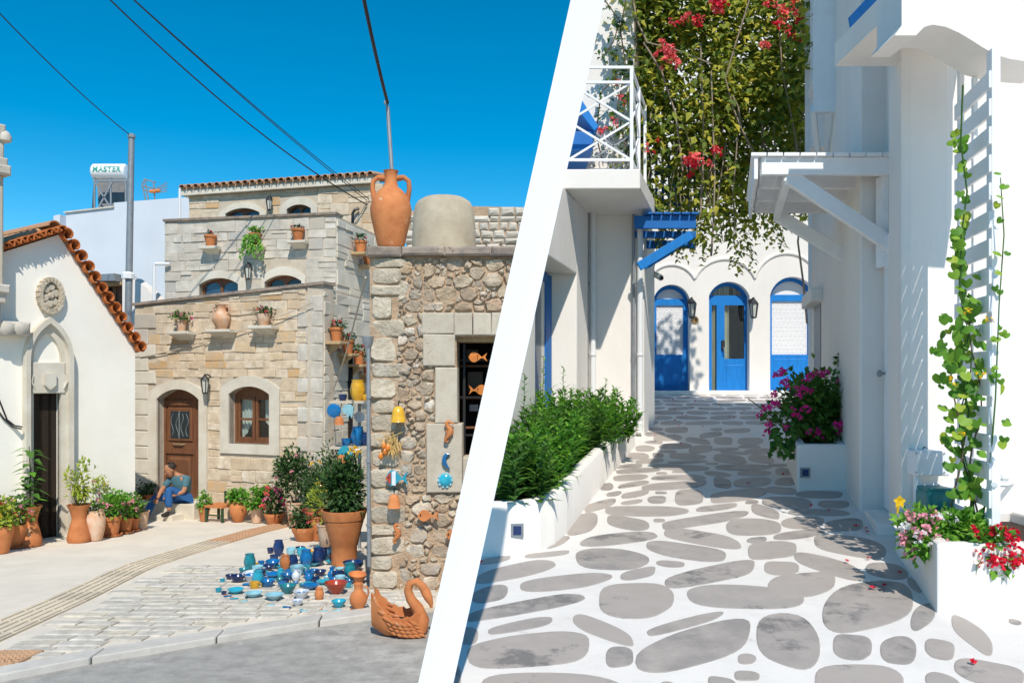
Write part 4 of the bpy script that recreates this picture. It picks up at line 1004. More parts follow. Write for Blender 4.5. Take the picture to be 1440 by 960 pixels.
# amphora, plaster drum, rear rubble wall and cable mast on the roof
amb = fh.P(hu(545), hz(348)-.005, -.22); ks = (HD+.22)/F
amp = thing('amphora', 'tall two-handled orange clay amphora standing on the stone shop roof', 'amphora', amb)
prof = [(13,0),(17,2),(19,8),(24,30),(28,48),(29,60),(26,73),(18,84),(10,91),(9,96),(9,110),(11,113),(8,113),(7,100)]
build('body', MB().lathe([(r*ks, z*ks) for r, z in prof], amb, 28), m_terra, amp, smooth=60)
for e in (-1, 1): build('handle', MB().tube([amb+Vector((e*r*ks,0,z*ks)) for r, z in ((8,103),(18,104),(25,99),(26,88),(23,72))], [.030,.027,.025,.025,.03], 8), m_terra, amp, smooth=60)
dc = fh.P(.60, hz(350)-.03, -1.6); kd = (HD+1.6)/F
dr_ = thing('plaster_drum', 'squat round cement-rendered chimney drum on the stone shop roof', 'chimney', dc)
build('drum', MB().lathe([(46*kd,0),(45*kd,35*kd),(44*kd,70*kd),(41*kd,92*kd),(37*kd,99*kd),(29*kd,104*kd),(12*kd,107*kd),(3*kd,107*kd)], dc, 30), m_render, dr_, smooth=50)
rw = thing('rear_wall', 'dark rubble parapet wall behind the drum on the stone shop roof', 'wall', W(690,345,11.8))
fr2 = Fr((W(572,0,11.8).x,11.8), (W(760,0,11.6).x,11.6))
mb = MB(); fr2.wall(mb, [fr2.uz(572,372),fr2.uz(770,372),fr2.uz(770,292),fr2.uz(664,290),fr2.uz(652,286),fr2.uz(572,298)], [], .4); rwm = build('core', mb, m_earth, rw, cut='L')
y = 292
while y < 366:
    h = R.uniform(8,13); x = 572+R.uniform(-5,5)
    while x < 742:
        w = R.uniform(12,28)
        if y > 294 or x > 668:
            a, z1_ = fr2.uz(x+1,y+.8); b, z0_ = fr2.uz(x+w-1,y+h-.8); mb = MB()
            fr2.block(mb, a, b, z0_, z1_, -.05, .03+R.uniform(0,.04), .03, .012)
            if fr2.P((a+b)/2,z0_).dot(PN) < .05: build('stone', mb, m_ashg, rwm, cut='L' if fr2.P(b,z1_).dot(PN) > -.1 else None)
        x += w
    y += h
mast = thing('roof_mast', 'thin metal cable mast behind the amphora', 'mast', fh.P(hu(546), hz(350), -.75))
mt_ = W(545,150,HD+.75)
build('tube', MB().tube([fh.P(hu(547)-.0, hz(352), -.75)+Vector((-.02,0,0)), mt_], .022, 7), m_grey, mast); build('hook', MB().tube([mt_, mt_+Vector((-.03,0,.05)), mt_+Vector((0,0,.08))], .015, 6), m_grey, mast)
build('overhead_wire', MB().tube(bez(mt_+Vector((0,0,.04)), W(494,-90,6.3), .06, 14), .018, 6), m_wire, label='thick black cable leading upward from the mast behind the amphora', cat='wire')
wire(W(514,390,HD-.05), fm.at(452,548,.05)+Vector((.2,0,.0)), .10, .010, 'thin pale cable from the shop corner to the stone building flank')

# ornaments hung on the shop wall
def fish_pts(L, Hh, n=9):
    top = [(-.5+.72*i/n, .5*math.sin(math.pi*(i/n)**.8)*(1-.15*i/n)) for i in range(n+1)]
    return [(x*L, y*Hh) for x, y in top]+[(.22*L+.05*L,.10*Hh),(.5*L,.42*Hh),(.40*L,0),(.5*L,-.42*Hh),(.27*L,-.10*Hh)]+[(x*L, -y*Hh) for x, y in top[::-1][1:-1]]
def ornament(name, label, cat, px, py, pts, mats_, th=.03, out=.07, fr_=fh, splits=None, fin=True, flip=1):
    u, z = fr_.uz(px, py, out); t = thing(name, label, cat, fr_.P(u, z, out))
    q = [(u+flip*a, z+b) for a, b in pts]
    build('body', fr_.slab(MB(), q, out-th, out), mats_[0], t, bevel=.006)
    build('hook', MB().tube([fr_.P(u, z, out-th*.6), fr_.P(u, z+.02, -.02)], .004, 4), m_wire, t)
    if len(mats_) > 1:
        L = max(a for a, b in pts)-min(a for a, b in pts); Hh = max(b for a, b in pts)-min(b for a, b in pts)
        build('head', fr_.slab(MB(), [(u+flip*a, z+b) for a, b in ((-.5*L,0),(-.36*L,.28*Hh),(-.26*L,.38*Hh),(-.26*L,-.38*Hh),(-.36*L,-.28*Hh))], out-.001, out+.008), mats_[1], t)
        if len(mats_) > 2: build('gill_band', fr_.slab(MB(), [(u+flip*a, z+b) for a, b in ((-.22*L,.42*Hh),(-.05*L,.46*Hh),(-.05*L,-.46*Hh),(-.22*L,-.42*Hh))], out-.001, out+.007), mats_[2], t)
    if fin: build('eye', MB().lathe([(.008,0),(.008,.006)], fr_.P(u+flip*min(a for a, b in pts)*.7, z+.012, out+.006), 7, axis=fr_.n), m_black, t)
    return t
S = HD/F
ornament('fish_ornament', 'blue clay fish with white gill band and red mouth on the rubble wall', 'ornament', 558, 672, fish_pts(31*S,24*S), [m_gturq, m_gred, m_gwhite], out=.10)
ornament('fish_ornament', 'plain orange clay fish low on the rubble wall above the swan planter', 'ornament', 602, 725, fish_pts(30*S,17*S), [m_terra], out=.10, flip=1)
ornament('fish_ornament', 'orange clay fish at the edge of the rubble wall beside the white divider band', 'ornament', 640, 752, fish_pts(26*S,15*S), [m_terra], out=.10)
def seahorse(label, px, py, hgt, mt, flip=1, out=.09):
    u, z = fh.uz(px, py, out); t = thing('seahorse_ornament', label, 'ornament', fh.P(u, z, out)); k = hgt
    path = [(.06,.44),(-.02,.46),(-.10,.38),(-.06,.26),(.05,.14),(.08,.0),(.02,-.14),(-.06,-.24),(-.14,-.32),(-.15,-.42),(-.06,-.46),(.0,-.40)]
    rr = [.07,.09,.10,.10,.13,.15,.13,.10,.08,.065,.05,.03]
    build('body', MB().tube([fh.P(u+flip*a*k, z+b*k, out) for a, b in path], [r*k for r in rr], 8), mt, t, smooth=60)
    build('snout', MB().tube([fh.P(u+flip*.04*k, z+.43*k, out), fh.P(u+flip*.24*k, z+.36*k, out)], [.06*k,.035*k], 7), mt, t, smooth=60)
    build('fin', fh.slab(MB(), [(u-flip*.06*k,z+.1*k),(u-flip*.16*k,z+.02*k),(u-flip*.05*k,z-.08*k)], out-.01, out+.01), mt, t)
    build('hook', MB().tube([fh.P(u, z+.1*k, out), fh.P(u, z+.1*k, 0)], .004, 4), m_wire, t)
seahorse('orange clay seahorse on the dressed stone block beside the dark doorway', 631, 607, 31*S, m_terra, out=.09)
seahorse('orange clay seahorse low on the rubble wall under the orange bell', 558, 750, 28*S, m_terra, out=.09)
cp = [(.0,.5),(.30,.45),(.12,.36),(.02,.2),(.02,-.05),(.12,-.30),(.28,-.5),(.02,-.42),(-.2,-.2),(-.26,.08),(-.18,.34)]
ornament('crescent_fish_ornament', 'curled blue clay dolphin on the dressed stone block beside the dark doorway', 'ornament', 627, 648, [(a*22*S, b*22*S) for a, b in cp], [m_gblue], th=.03, out=.09, fin=False)
u, z = fh.uz(626, 675, .07); t = thing('sun_ornament', 'round turquoise clay sun face on the dressed stone block', 'ornament', fh.P(u, z, .07))
build('disc', MB().lathe([(.06,0),(.066,.012),(.05,.03),(.02,.036)], fh.P(u,z,.05), 20, axis=fh.n), m_gturq, t, smooth=50)
mb = MB()
for k in range(10):
    a = 2*math.pi*k/10; p = fh.P(u+.062*math.cos(a), z+.062*math.sin(a), .06); mb.obox(p, (fh.u*math.cos(a)+Vector((0,0,math.sin(a))))*.014, (-fh.u*math.sin(a)+Vector((0,0,math.cos(a))))*.012, fh.n*.01)
build('rays', mb, m_gpale, t)
def bell(label, px, py, h, mt, cap=None, fr_=fh, out=.10, d=None):
    p = fr_.at(px, py, out) if d is None else W(px, py, d); t = thing('bell_ornament', label, 'bell', p)
    b = build('bell', MB().lathe([(.50*h,-.5*h),(.47*h,-.45*h),(.40*h,.05*h),(.33*h,.32*h),(.18*h,.46*h),(.05*h,.5*h)], p, 16), mt, t, smooth=60)
    build('bell_mouth', MB().lathe([(.42*h,-.515*h),(.42*h,-.50*h)], p, 16), m_black, t)
    build('cord', MB().tube([p+Vector((0,0,.48*h)), p+Vector((0,0,.75*h)), p-fr_.n*(out+.01)+Vector((0,0,.85*h))], .005, 5), m_wire, t)
bell('yellow clay bell high on the rubble wall', 560, 582, 22*S, m_gyel); bell('orange clay bell low on the rubble wall above a seahorse', 554, 704, 19*S, m_terra)
p = fh.at(551, 628, .07); t = thing('dried_bundle', 'hanging bunch of dried straw and orange gourds on the rubble wall', 'dried plants', p)
mb = MB()
for k in range(90): mb.leaf(p+Vector((R.gauss(0,.035), R.uniform(-.04,.03), R.uniform(-.02,.12))), (R.gauss(0,.5), -.2, R.choice((-1,-1,.6))), (0,-1,0), R.uniform(.07,.13), .012)
build('straw', mb, mat('straw', (.55,.36,.13), rnd=.25, island=1), t, kind='stuff')
for k, (dx, dz) in enumerate(((-.06,-.04),(-.03,-.0),(-.07,.02),(-.10,-.08))): build('gourd', MB().lathe([(.008,0),(.022,.015),(.026,.035),(.014,.06),(.005,.075)], p+Vector((dx,-.05,dz-.04)), 9), m_gor, t, smooth=60)
for k, (px, py, L) in enumerate(((672,502,27),(672,548,26))):
    ornament('fish_ornament', ['orange fish cut-out hanging high in the dark shop doorway', 'orange fish cut-out hanging low in the dark shop doorway'][k], 'ornament', px, py, fish_pts(L*S,16*S), [m_gor], out=-.10, fin=False, flip=[1,-1][k])

# ------------------------------------------------------------------ swan planter
sp = gL(560, 886); sp.z = zL(sp.y)-.03; k = sp.y/F
sw_ = thing('swan_planter', 'large terracotta swan planter on the kerb by the rubble wall', 'planter', sp)
NX, NA = 18, 11; V = []; Fc = []
def hull(t):                                     # t 0 tail .. 1 breast: half width, rim height, keel height, x
    x = (-36+72*t)*k
    w = (6+22*math.sin(math.pi*min(1,t*.92+.08))**.7)*k
    rim = (62-26*min(1,t/.28)+0*t)*k if t < .28 else (36-6*math.sin((t-.28)*4.3))*k
    keel = (12*(1-min(1,t/.35))**1.5+10*max(0,(t-.75)/.25)**2)*k
    return x, w, rim, keel
for layer in (0, 1):
    for i in range(NX+1):
        t = i/NX; x, w, rim, keel = hull(t)
        w2 = w-(3*k if layer else 0); ke = keel+(4*k if layer else 0)
        for j in range(NA+1):
            a = math.pi*j/NA; c_, s_ = math.cos(a), math.sin(a)
            scal = 1+.05*math.sin(i*2.1)*(1 if j in (0,NA) else 0)
            V.append(sp+Vector((x*(.95 if layer else 1), -w2*math.copysign(abs(c_)**.75,c_), ke+(rim*scal-ke)*(1-s_**.8))))
o = (NX+1)*(NA+1)
for i in range(NX):
    for j in range(NA):
        a, b, c_, d = i*(NA+1)+j, i*(NA+1)+j+1, (i+1)*(NA+1)+j+1, (i+1)*(NA+1)+j
        Fc += [(a,d,c_,b), (o+a,o+b,o+c_,o+d)]
for i in range(NX):
    for j in (0, NA):
        a, d = i*(NA+1)+j, (i+1)*(NA+1)+j; Fc.append((a,o+a,o+d,d) if j == 0 else (a,d,o+d,o+a))
for j in range(NA):
    for i in (0, NX):
        a, b = i*(NA+1)+j, i*(NA+1)+j+1; Fc.append((a,b,o+b,o+a))
body = build('body', MB().add(V, Fc), m_terra, sw_, smooth=70)
nk = [(28,8),(33,22),(27,38),(18,50),(14,62),(17,72),(26,75),(34,68),(40,58)]
build('neck', MB().tube([sp+Vector((x*k,-.01,z*k)) for x, z in nk], [13*k,11*k,8.5*k,7*k,6*k,5.6*k,5.6*k,6*k,6.2*k], 12), m_terra, sw_, smooth=70)
build('head', MB().tube([sp+Vector((x*k,-.01,z*k)) for x, z in ((34,69),(39,60),(43,51),(46,44),(47,38))], [4.5*k,7*k,6*k,3.5*k,1.6*k], 10), m_terra, sw_, smooth=70)
for s_ in (-1, 1):
    wing = []
    for r_ in range(4):
        for q in range(7):
            t = .16+.10*q; x, w, rim, keel = hull(t); y_ = s_*w*(1.0-.03*r_)
            mb = MB(); p = sp+Vector((x+r_*3*k, y_, rim*(.85-.17*r_))); mb.tube([p, p+Vector((7*k,s_*1.5*k,-4*k)), p+Vector((13*k,s_*.5*k,-7*k))], [2*k,3.2*k,1.2*k], 6)
            wing.append(mb)
    mb = MB()
    for w_ in wing: mb.add(w_.v, w_.f)
    build('wing_feathers', mb, m_terra, sw_, smooth=70)
build('soil', MB().lathe([(.02,0),(14*k,.005),(2*k,.01)], sp+Vector((0,0,20*k)), 12), m_soil, sw_)

# ------------------------------------------------------------------ pots along the chapel, the step and the shop
def gpx(px, py): p = gL(px, py); p.z = zL(p.y)+.012; return p
pxm = lambda py: 1796/(py-603)/F
def pp(label, px, py, wpx, hpx, kind, leafm, cw, chh, n, L, Wd, fmat=None, nf=0, frr=.03, mt=None, saucer=False, cat='potted plant', name='potted_plant', tall=0, fx=0, **kw):
    s_ = pxm(py); return plant(name, label, cat, gpx(px,py), wpx*s_, hpx*s_, kind, leafm, cw*s_/2, chh*s_/2, n, L, Wd, fmat, nf, frr, mt, saucer, tall=tall*s_, fx=fx*s_, **kw)
pp('clay pot of yellow-green leaves and red blossom beside the pilaster', 0, 778, 34, 38, 'bowl', m_leafy, 46, 44, 420, .06, .045, [m_red, m_yel], 5, .035, name='potted_coleus')
pp('round clay pot on saucer with salmon geraniums left of the chapel door', 20, 770, 34, 32, 'bowl', m_leaf, 52, 46, 480, .06, .05, [m_pink, m_coral], 9, .045, saucer=True, name='potted_geranium', fx=2)
t, c = pp('waisted tall clay pot with a broad-leaved rubber plant by the chapel door', 42, 768, 31, 56, 'hour', m_leaf, 20, 30, 60, .08, .04, mt=m_terra, name='potted_rubber_plant', tall=12)
b0 = gpx(42,768); s_ = pxm(768); st = MB(); st.tube([b0+Vector((0,0,50*s_)), b0+Vector((.01,0,100*s_)), b0+Vector((-.01,0,140*s_))], [.014,.012,.006], 6)
build('trunk', st, m_stem, t)
for i in range(34):
    h = (62+78*i/34)*s_; a = i*2.4; e = R.uniform(-.1,.5)
    mb = MB(); mb.leaf(b0+Vector((0,0,h)), (math.cos(a), math.sin(a), e-.25), (0,0,1), R.uniform(.20,.29), .11, .12); build('leaf', mb, m_leaf if i % 3 else m_leafb, t)
pp('waisted tall clay pot with a slender citrus shrub right of the chapel door', 111, 762, 31, 52, 'hour', m_leafy, 44, 66, 240, .085, .04, name='potted_citrus', tall=6, spread=.2, k=10)
pp('barrel-shaped chalky clay jar with succulents and thin pink-flowered stems', 134, 760, 27, 42, 'barrel', m_leafd, 26, 14, 120, .05, .03, mt=m_terra2, name='potted_succulent')
pp('tall sparse pink-flowered shrub in a small clay pot behind the barrel jar', 141, 752, 20, 24, 'plain', m_leafy, 34, 56, 130, .06, .03, [m_pink], 5, .035, name='potted_oleander', tall=10, spread=.2)
pp('clay pot on saucer with leafy pink geraniums, first after the barrel jar', 157, 754, 27, 28, 'flower', m_leafb, 42, 38, 420, .06, .05, [m_pink], 6, .04, saucer=True, name='potted_geranium')
pp('clay pot on saucer with pink geraniums, second after the barrel jar', 176, 750, 22, 22, 'flower', m_leafb, 34, 34, 330, .06, .05, [m_pink], 7, .04, saucer=True, name='potted_geranium')
pp('small clay pot on saucer with tall pink blossom before the cream pot', 188, 747, 16, 18, 'flower', m_leaf, 24, 36, 180, .06, .045, [m_pink], 5, .035, saucer=True, name='potted_geranium')
t, c = pp('cream clay pot with a spiky aloe at the chapel corner', 198, 744, 24, 25, 'plain', m_leaf, 10, 8, 40, .05, .02, mt=m_terra2, name='potted_aloe')
for i in range(12):
    a = i*2.4; mb = MB(); mb.leaf(gpx(198,744)+Vector((0,0,.30)), (math.cos(a), math.sin(a), .9), (0,0,1), R.uniform(.2,.3), .04, .2); build('leaf', mb, m_leaf, t)
def stp(px, py, o): u, z = X(px, py, fm, o); return fm.P(u, z, o)
for k, (px, lb) in enumerate(((199,'small clay pot of greenery at the edge of the doorstep nearest the chapel'),(211,'small clay pot of leafy greenery on the doorstep beside the seated person'))):
    b = stp(px, 706, .22); plant('potted_herb', lb, 'potted plant', b, .19, .15, 'flower', m_leafd, .13, .13, 220, .05, .03, None, 0)
def fpx(px, py, o): u = X(px, py, fm, o)[0]; p = fm.P(u, 0, o); p.z = zL(p.y)+.012; return p
def fp(label, px, o, w, h, kind, leafm, cw, ch, n, L, Wd, fmat=None, nf=0, frr=.04, mt=None, name='potted_plant', tall=0, fx=0, **kw):
    return plant(name, label, 'potted plant', fpx(px, 720, o), w, h, kind, leafm, cw/2, ch/2, n, L, Wd, fmat, nf, frr, mt, tall=tall, fx=fx, **kw)
fp('small clay pot of bright basil beside the doorstep', 287, .55, .21, .24, 'plain', m_leafb, .24, .30, 360, .05, .035, name='potted_basil')
fp('rounded clay pot of soft green leaves beside the green chair', 335, .42, .31, .36, 'urn', m_leafb, .32, .22, 300, .07, .05, name='potted_herb')
fp('tapered pale clay pot with bushy bright green plant under the window', 361, .42, .25, .32, 'plain', m_leafb, .50, .36, 620, .07, .05, mt=m_terra2, name='potted_hydrangea')
fp('dark planter of pink and red climbing blossoms below the window corner', 386, .45, .34, .18, 'bowl', m_leafd, .40, .55, 420, .06, .045, [m_pink, m_coral, m_magenta], 13, .06, name='potted_bougainvillea', spread=.25)
fp('ochre pot with a large dark leafy shrub at the building corner', 416, .75, .34, .42, 'plain', m_leafd, .62, .85, 1500, .07, .04, [m_pink], 3, .05, mt=m_terra2, name='potted_shrub', tall=.08)
fp('clay pot of dark greenery at the foot of the sunny flank', 442, .75, .32, .34, 'plain', m_leafd, .42, .55, 700, .07, .04, name='potted_shrub', fx=.05)
pp('wide two-handled clay bowl of coral flowers behind the blue crockery', 429, 760, 37, 19, 'bowl', m_leafd, 42, 34, 500, .06, .035, [m_coral], 8, .035, name='potted_begonia')
pp('tall grey-pink clay pot of feathery yellow-green plant beside the big pot', 459, 777, 27, 40, 'plain', m_leafy, 40, 60, 520, .09, .02, [m_gor], 3, .05, mt=m_terra2, name='potted_asparagus_fern', tall=6, up=.8)
pp('feathery plant with orange blooms in a clay pot behind the big pot', 447, 760, 24, 34, 'plain', m_leafd, 44, 70, 620, .08, .025, [m_coral, m_yel], 4, .04, name='potted_shrub', tall=16, up=.8)
t, c = pp('large flared clay pot with a dark bushy tree beside the shop corner', 484, 796, 64, 79, 'big', m_leafd, 62, 88, 2300, .07, .035, None, 0, name='potted_tree', tall=2, stem=.014, k=22, spread=.24)
blooms(t, c+Vector((.12,-.1,.38)), (.12,.1,.08), 4, .05, [m_white, m_yel])
pp('second clay pot with tall dark conifer behind the big flared pot', 470, 770, 34, 50, 'plain', m_leafd, 46, 95, 900, .06, .03, name='potted_conifer', tall=10)
# small green chair with rush seat
cb = fpx(310, 722, .45); ch = thing('green_chair', 'low green wooden chair with orange seat beneath the window wall', 'chair', cb)
e1, e2 = fm.u, fm.n
for a, b, h in ((-.17,.15,.27),(.17,.15,.27),(-.17,-.15,.27),(.17,-.15,.50),(-.0,-.15,.50)):
    if a == 0: continue
    build('leg', MB().beam(cb+e1*a+e2*b, cb+e1*a+e2*b+Vector((0,0,h)), .035, .035, e2), mat('green_paint', (.03,.07,.035), rough=.6) if 'green_paint' not in MATS else MATS['green_paint'], ch)
build('seat', MB().obox(cb+Vector((0,0,.27)), e1*.20, e2*.18, Vector((0,0,.018))), m_terra, ch)
build('back_post', MB().beam(cb+e1*-.02+e2*-.15+Vector((0,0,.25)), cb+e1*-.02+e2*-.15+Vector((0,0,.5)), .03, .03, e2), MATS['green_paint'], ch)
for z in (.36, .47): build('back_rail', MB().beam(cb+e1*-.03+e2*-.15+Vector((0,0,z)), cb+e1*.19+e2*-.15+Vector((0,0,z)), .03, .05, e2), MATS['green_paint'], ch)
build('stretcher', MB().beam(cb+e1*-.17+e2*.15+Vector((0,0,.12)), cb+e1*.17+e2*.15+Vector((0,0,.12)), .02, .025, e2), MATS['green_paint'], ch)

# ------------------------------------------------------------------ person sitting on the doorstep
def skin(name, nodes, edges, mt, parent, sub=2, root=0):
    org = wloc(parent); bm = bmesh.new(); ly = bm.verts.layers.skin.verify(); vv = []
    for i, (p, r) in enumerate(nodes):
        v = bm.verts.new(Vector(p)-org); v[ly].radius = (r, r) if not hasattr(r, '__len__') else r; v[ly].use_root = (i == root); vv.append(v)
    for a, b in edges: bm.edges.new((vv[a], vv[b]))
    me = bpy.data.meshes.new(name); bm.to_mesh(me); bm.free(); me.materials.append(mt)
    o = bpy.data.objects.new(name, me); col.objects.link(o); o.parent = parent
    sk = o.modifiers.new('skin', 'SKIN'); sk.use_smooth_shade = True
    ss = o.modifiers.new('sub', 'SUBSURF'); ss.levels = sub; ss.render_levels = sub
    return o
seat = stp(262, 706, .24)
man = thing('person', 'person in teal shirt and jeans sitting on the doorstep looking down', 'person', seat)
J = lambda a, b, c: seat+e1*a+e2*b+Vector((0,0,c))      # along wall, outwards, up
hip = J(0,0,.09); ab = J(-.02,.03,.22); chs = J(-.05,.09,.40); nk_ = J(-.10,.15,.51); hdp = J(-.15,.22,.60)
shr, shl = J(.10,.10,.44), J(-.19,.16,.44)
elr, ell = J(.13,.20,.22), J(-.28,.30,.24); har, hal = J(-.04,.38,.16), J(-.22,.46,.12)
hpr, hpl = J(.09,.04,.07), J(-.09,.05,.07); knr, knl = J(-.03,.40,.30), J(-.38,.34,.13); anr, anl = J(.03,.44,-.09), J(-.33,.62,-.23)
nodes = [(hip,.08),(ab,.085),(chs,.10),(nk_,.05),(hdp,.07),(shr,.06),(elr,.043),(har,.034),(shl,.06),(ell,.043),(hal,.034),(hpr,.065),(knr,.055),(anr,.04),(hpl,.065),(knl,.055),(anl,.04)]
eds = [(0,1),(1,2),(2,3),(3,4),(2,5),(5,6),(6,7),(2,8),(8,9),(9,10),(0,11),(11,12),(12,13),(0,14),(14,15),(15,16)]
skin('body', nodes, eds, m_skin, man)
skin('shirt', [(ab-Vector((0,0,.08)),.125),(ab,.135),(chs,.15),(chs.lerp(nk_,.6),.075),(shr,.078),(shr.lerp(elr,.75),.06),(shl,.078),(shl.lerp(ell,.75),.06)], [(0,1),(1,2),(2,3),(2,4),(4,5),(2,6),(6,7)], m_shirt, man)
skin('trousers', [(hip,.125),(ab-Vector((0,0,.06)),.12),(hpr,.10),(knr,.08),(anr+Vector((0,0,.05)),.062),(hpl,.10),(knl,.08),(anl+Vector((0,0,.05)),.062)], [(0,1),(0,2),(2,3),(3,4),(0,5),(5,6),(6,7)], m_jean, man)
for a, nm in ((anr,1),(anl,1)): skin('shoe', [(a+Vector((0,0,-.01)),.05),(a+e2*.06+Vector((0,0,-.045)),.045),(a+e2*.15+e1*-.03+Vector((0,0,-.055)),.035)], [(0,1),(1,2)], m_shoe, man)
fdir = (e2*.8-e1*.45-Vector((0,0,.45))).normalized(); fsd = fdir.cross(Vector((0,0,1))).normalized(); fup = fsd.cross(fdir)
hm = MB(); hm.tube([hdp-fup*.13+fdir*.02, hdp-fup*.09+fdir*.045, hdp-fup*.03+fdir*.02, hdp+fup*.05+fdir*.0, hdp+fup*.10-fdir*.02, hdp+fup*.12-fdir*.02], [.03,.062,.085,.092,.065,.02], 12)
hd = build('head', hm, m_skin, man, smooth=80)
hm = MB(); hm.tube([hdp+fup*.0-fdir*.035, hdp+fup*.05-fdir*.025, hdp+fup*.10-fdir*.02, hdp+fup*.135-fdir*.015], [.088,.100,.080,.02], 12); build('hair', hm, m_hair, man, smooth=80)
build('nose', MB().tube([hdp+fdir*.085+fup*.01, hdp+fdir*.115-fup*.03, hdp+fdir*.08-fup*.04], [.010,.017,.010], 6), m_skin, hd, smooth=80)
for s_ in (-1, 1):
    build('ear', MB().tube([hdp+fsd*s_*.085-fup*.035, hdp+fsd*s_*.098-fup*.0, hdp+fsd*s_*.085+fup*.025], [.01,.02,.01], 6), m_skin, hd, smooth=80)
    build('eye', MB().lathe([(.011,0),(.008,.006)], hdp+fdir*.083+fsd*s_*.034+fup*.0, 7, axis=fdir), m_hair, hd)
build('mouth', MB().tube([hdp+fdir*.085-fup*.065-fsd*.025, hdp+fdir*.10-fup*.067, hdp+fdir*.085-fup*.065+fsd*.025], .006, 5), m_coral, hd)
for h_, el in ((har,elr),(hal,ell)):
    dv = (h_-el).normalized(); sdv = dv.cross(Vector((0,0,1))).normalized()
    for q in range(4):
        b_ = h_+dv*.03+sdv*(q-1.5)*.018; build('finger', MB().tube([b_, b_+dv*(.04-.004*abs(q-1)), b_+dv*.055-Vector((0,0,.028))], [.010,.009,.007], 6), m_skin, man, smooth=80)
    build('thumb', MB().tube([h_+sdv*.03, h_+sdv*.05+dv*.025, h_+sdv*.045+dv*.05], [.012,.010,.008], 6), m_skin, man, smooth=80)

# ------------------------------------------------------------------ crockery set out on the paving
BOWL = [(.34,0),(.36,.05),(.62,.30),(.88,.72),(1.0,1.0),(.93,1.0),(.80,.72),(.5,.36),(.2,.26)]
DISH = [(.30,0),(.32,.10),(.70,.55),(1.0,1.0),(.95,1.0),(.62,.66),(.2,.40)]
CUP = [(.66,0),(.72,.03),(.92,.5),(1.0,1.0),(.90,1.0),(.80,.5),(.5,.2)]
JUG = [(.45,0),(.50,.03),(.92,.26),(1.0,.42),(.85,.60),(.48,.74),(.44,.84),(.56,1.0),(.46,1.0),(.36,.85)]
JAR = [(.55,0),(.62,.04),(.95,.34),(1.0,.55),(.80,.82),(.72,.90),(.80,1.0),(.66,1.0),(.6,.9)]
GL = {'t':('turquoise',m_gturq),'p':('pale blue',m_gpale),'b':('blue',m_gblue),'n':('navy',m_gnavy),'e':('teal',m_gteal),'w':('white and blue',m_gwhite),'y':('yellow',m_gyel),'r':('dark red',m_gred),'o':('orange clay',m_terra)}
SH = {'B':('bowl',BOWL,.52),'D':('dish',DISH,.30),'C':('cup',CUP,.75),'J':('jug',JUG,1.45),'V':('vase',JAR,1.35)}
CR = [(205,492,150,'D','t'),(370,528,165,'D','p'),(560,548,180,'D','p'),(810,540,150,'B','w'),(775,602,105,'B','w'),(685,492,160,'B','e'),(500,432,130,'B','b'),(350,378,160,'B','w'),(430,335,120,'B','n'),(225,392,140,'B','n'),(155,362,90,'B','n'),(85,386,45,'C','t'),(50,482,55,'C','t'),(95,502,45,'C','n'),(380,448,90,'C','y'),(555,345,145,'D','b'),(680,370,125,'B','b'),(712,312,130,'D','b'),(760,375,80,'J','w'),(880,385,80,'J','b'),(855,282,70,'C','t'),(895,455,165,'D','b'),(822,432,70,'B','e'),(1010,408,130,'D','t'),(1130,492,210,'B','r'),(1090,362,80,'J','b'),(1190,368,70,'C','n'),(985,332,110,'B','n'),(1155,622,135,'B','t'),(975,552,85,'V','o'),(1325,392,170,'B','o'),(1285,292,190,'B','n'),(1335,636,165,'J','o'),(545,252,130,'B','b'),(560,192,80,'C','n'),(660,262,95,'V','o'),(735,255,90,'V','n'),(280,302,90,'B','e'),(385,252,60,'C','y'),(440,232,60,'C','b'),(600,132,100,'V','n'),(525,112,60,'C','n'),(715,134,85,'C','p'),(800,104,90,'B','n'),(920,134,90,'B','y'),(985,100,70,'C','t'),(1040,128,80,'C','n'),(930,232,120,'D','t'),(830,205,100,'D','b'),(1085,215,110,'D','t'),(1010,165,60,'C','b'),(1095,170,60,'C','r'),(300,420,70,'D','b'),(630,430,70,'C','b'),(1240,440,60,'C','t')]
for q in range(80):
    x, y = R.uniform(330,1340), R.uniform(120,450)
    if x < 560 and y < 230 or any(abs(x-c_[0]) < 36 and abs(y-c_[1]) < 22 for c_ in CR): continue
    CR.append((x, y, R.uniform(55,125), R.choice('BBDDCCV'), R.choice('tbbnnep')))
lab_t = 'glazed %s %s among the crockery spread on the paving by the shop corner'
